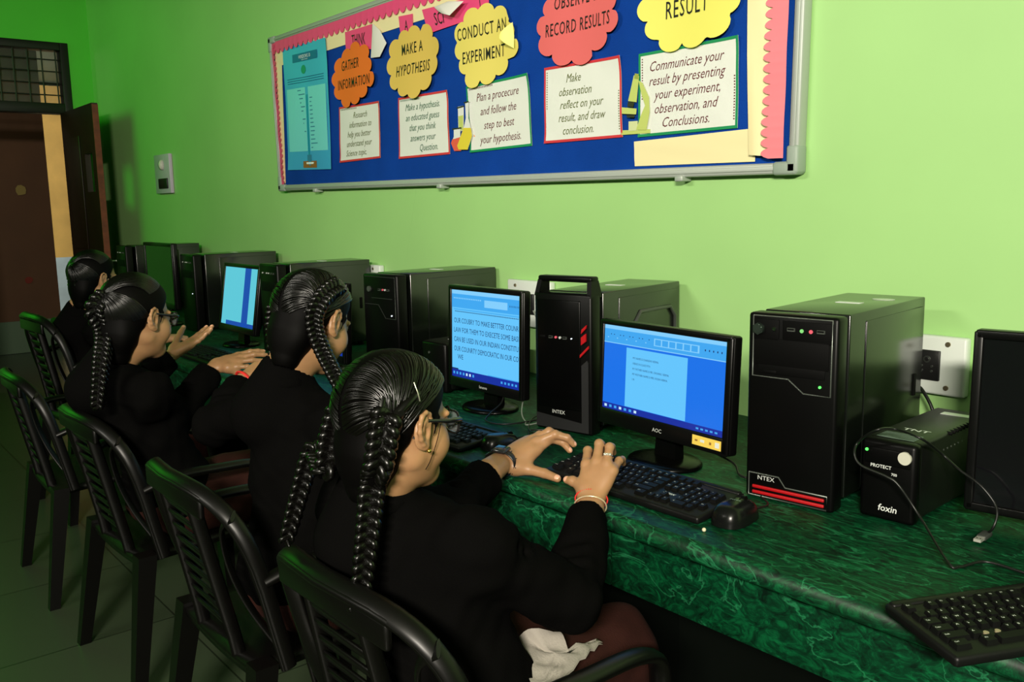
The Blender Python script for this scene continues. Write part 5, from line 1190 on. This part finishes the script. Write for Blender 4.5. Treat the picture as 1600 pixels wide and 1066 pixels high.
bl = [M4 @ Vector(p) for p in ((-.066, -.070, .02), (-.068, -.085, -.03), (-.06, -.10, -.08))]+[at(490, 705, d=1.52), at(470, 765, d=1.50), at(452, 830, d=1.48), at(446, 850, d=1.48)]
braid(hb, bl, o4, .016, .009, .043)
for q in (((.083, .030, .010), (.080, .026, -.02), (.074, .018, -.055), (.070, .012, -.07)), ): hb.tube([p-Vector(o4) for p in smooth_path([M4 @ Vector(c) for c in q], 6)], .0007, 5, 0)
fin(hb, g4)
glasses(MB(), M4, o4).build('glasses', [M_frame_g, M_lens], g4)
e = MB(); e.ell(M4 @ Vector((.0905, .0005, -.033))-Vector(o4), (.0035,)*3); e.build('earring', M_gold, g4)
hp = MB(); hp.tube([M4 @ Vector(q)-Vector(o4) for q in ((.078, -.028, .082), (.0865, -.026, .066), (.088, -.022, .052))], .0011, 6); hp.build('hair_pin', mat('hair_pin', lin(190, 188, 170), .25, metal=.8), g4)
# watch on the left wrist, thread and bangle on the right, ring
wd = JL['w']-JL['fore']; wc = JL['w']-wd*.22
wt = ring(g4, 'wrist_watch', wc, wd, .0285, .012, mat('watch_band', (.006, .006, .007), .3), flat=.28, sx=1.28)
cb = MB()
axw = Vector(wd).normalized(); upw = (Vector((.25, -.35, .9))-axw*Vector((.25, -.35, .9)).dot(axw)).normalized(); sdw = axw.cross(upw); Mw = Matrix((sdw, axw, upw)).transposed().to_4x4(); Mw.translation = Vector(wc)-g4.location+upw*.0315
cb.box((0, 0, 0), (.034, .034, .009), bev=.004, M=Mw); cb.build('watch_case', mat('watch_case', (.02, .022, .024), .12), wt)
lk = MB()
for k in range(9):
    a = -2.2+4.4*k/8; c = Vector(wc)-g4.location+upw*(.0322*math.cos(a))+sdw*(.0405*math.sin(a)); lk.tube([c-axw*.011, c+axw*.011], .0012, 6)
lk.build('watch_links', mat('watch_link', lin(70, 74, 74), .2, metal=.8), wt)
rd = JR['w']-JR['fore']; 
ring(g4, 'red_thread', JR['w']+rd*.03, rd, .0245, .0018, mat('red_thread', lin(210, 40, 34), .6), beads=1, n=46, sx=1.32)
ring(g4, 'bangle', JR['w']-rd*.26, rd, .0245, .0016, mat('pale_bangle', lin(226, 206, 170), .25, metal=.5), sx=1.3)
fd = JR['r'][1]-JR['r'][0]; rc = JR['r'][0]+fd*.40
rt = ring(g4, 'finger_ring', rc, fd, .0098, .0013, mat('silver', lin(226, 226, 220), .15, metal=1))
sb = MB(); axr = Vector(fd).normalized(); upr = Vector((.45, -.7, .55)); upr = (upr-axr*upr.dot(axr)).normalized()
for k in (-1, 0, 1): sb.ell(Vector(rc)-g4.location+upr*.0105+axr.cross(upr)*.005*k, (.0034, .0034, .0034), nu=8, nv=6)
sb.build('ring_stones', mat('stone', lin(226, 224, 206), .1, metal=.6), rt)
# shirt tail coming out from under the blazer
sp = [at(806, 1000, z=.605), at(831, 990, z=.625), at(876, 980, z=.63), at(891, 1022, z=.60), at(942, 1003, z=.585), at(915, 1028, z=.59), at(876, 1070, z=.585), at(840, 1085, z=.59), at(822, 1050, z=.60)]
cen = sum(sp, Vector())/len(sp)+Vector((0, 0, .008)); sm = MB(); vs = []; ns = len(sp); nr = 7; K = 4
loop = [sp[i].lerp(sp[(i+1) % ns], k/K) for i in range(ns) for k in range(K)]; n2 = len(loop)
for r_ in range(nr+1):
    for k, p in enumerate(loop):
        q = cen.lerp(p, r_/nr); q = q+Vector((0, 0, .007*math.sin(70*(q.x*.8+q.y*.5))+.004*math.sin(120*(q.x-q.y)))); vs.append(q-g4.location)
for lay in (0, 1): sm.add([(v.x, v.y, v.z-.004*lay) for v in vs], [((r_*n2+k, (r_+1)*n2+k, (r_+1)*n2+(k+1) % n2, r_*n2+(k+1) % n2) if not lay else (r_*n2+(k+1) % n2, (r_+1)*n2+(k+1) % n2, (r_+1)*n2+k, r_*n2+k)) for r_ in range(nr) for k in range(n2)], 0, True)
sm.build('shirt_tail', M_shirt, g4)

# ---------------------------------------------------------------- second girl, braided crown
H3 = at(489, 503, d=2.1); w3 = pv(at(381, 594, d=2.55)); t3 = pv(at(430, 560, d=2.62)); e3 = pv(at(335, 665, d=2.35))
J3L = pose_hand(w3, t3-w3, (.25, -.3, .9), (1, -.4, 0), w3+(e3-w3)*.25, (.12, .2, .15), .05, s=.92)
w3r = A_(-1.93, -1.02, .655); J3R = pose_hand(w3r, (-.6, .6, 0), (0, 0, 1), (-1, 0, 0), w3r+A_(.05, -.05, 0), s=.9)
g3, M3, o3, hb = person('girl with a braid circling her head, looking down, red band on her wrist', (-1.87, -1.2, 0), H3, .30, -.38, .0,
    A_(-1.93, -1.265, .955), A_(-2.085, -1.20, .90), A_(-1.775, -1.20, .90), e3, w3, A_(-1.70, -1.12, .70), w3r, A_(-1.87, -1.27, .51), J3L, J3R, 'crown_braid', .0025, .0018, 5,
    knees=[(-1.98, -.86, .50), (-1.76, -.86, .50)], cuffL=.84, hs=.95)
braid(hb, [at(528, 447, d=2.065), at(514, 456, d=2.035), at(500, 473, d=2.01), at(491, 497, d=2.005), at(495, 525, d=2.01), at(506, 552, d=2.01), at(519, 578, d=1.995), at(532, 604, d=1.98), at(545, 632, d=1.97)], o3, .016, .011, .036)
braid(hb, [M3 @ Vector(p) for p in ((-.066, -.070, .02), (-.080, -.04, -.05), (-.080, .01, -.12))]+[Vector((-2.03, -1.12, .88)), Vector((-2.04, -1.06, .74))], o3, .014, .009, .04)
fin(hb, g3)
ring(g3, 'red_wristband', w3+(t3-w3)*.02, t3-w3, .0265, .006, mat('red_thread', lin(210, 40, 34), .6), flat=.5, sx=1.2)
# ---------------------------------------------------------------- third girl, profile with glasses
H2 = at(214, 497, d=2.6); w2 = pv(at(334, 574, d=2.86)); t2 = pv(at(418, 553, d=2.90)); u2 = pv(at(268, 555, d=2.93)); v2 = pv(at(311, 526, d=2.97)); e2 = pv(at(275, 650, d=2.74)); f2 = pv(at(212, 602, d=2.84))
J2R = pose_hand(w2, t2-w2, (.35, -.35, .85), (-.6, .2, -.6), w2+(e2-w2)*.25, (.10, .25, .2), .16, s=1.02)
J2R['t'] = [pv(at(356, 575, d=2.85)), pv(at(370, 582, d=2.86)), pv(at(382, 587, d=2.87)), pv(at(392, 590, d=2.88))]
J2L = pose_hand(u2, v2-u2, (-.1, .3, -.9), (-.5, .3, .6), u2+(f2-u2)*.25, (-.02, .15, .1), .08, s=.92)
g2, M2, o2, hb = person('girl in profile with dark glasses, one palm raised and one hand over the counter', (-2.70, -1.22, 0), H2, .34, -.12, .0,
    A_(-2.735, -1.43, .915), A_(-2.89, -1.36, .865), A_(-2.575, -1.36, .865), f2, u2, e2, w2, A_(-2.71, -1.28, .51), J2L, J2R, 'swept', .0025, .0018, 7,
    knees=[(-2.82, -.88, .50), (-2.60, -.88, .50)], glass=True)
braid(hb, [M2 @ Vector((0, -.10, .06)), M2 @ Vector((-.01, -.125, .02)), at(163, 520, d=2.52), at(158, 570, d=2.46), at(152, 640, d=2.42)], o2, .02, .012, .05)
fin(hb, g2); glasses(MB(), M2, o2).build('glasses', [M_frame_g, M_lens], g2)
# ---------------------------------------------------------------- farthest girl, seen from behind
H1 = at(148, 437, d=4.0); w1 = A_(-4.55, -.80, .80); w1b = A_(-4.15, -.80, .80)
J1L = pose_hand(w1, (.1, 1, 0), (0, 0, 1), (1, 0, 0), w1-A_(0, .07, 0), s=.9); J1R = pose_hand(w1b, (-.1, 1, 0), (0, 0, 1), (-1, 0, 0), w1b-A_(0, .07, 0), s=.9)
g1, M1, o1, hb = person('farthest girl with a dark bun, seen from behind in front of the doorway', (-4.36, -1.0, 0), H1, .25, -.1, .0,
    A_(-4.32, -1.12, .905), A_(-4.49, -1.06, .855), A_(-4.17, -1.06, .855), A_(-4.58, -.98, .76), w1, A_(-4.10, -.98, .76), w1b, A_(-4.36, -1.04, .51), J1L, J1R, 'swept', .004, .003, 9,
    knees=[(-4.46, -.66, .50), (-4.26, -.66, .50)])
for k in range(7):
    a = k/7*2*PI; c = np.array((.0, -.105, -.005)); pts = [M1 @ Vector(c+np.array((.028*math.cos(a+.9*i/6)*(1-.12*i/6), .022*math.sin(.5*i), .028*math.sin(a+.9*i/6))))-Vector(o1) for i in range(7)]; hb.tube(pts, .014, 8, 1)
fin(hb, g1)
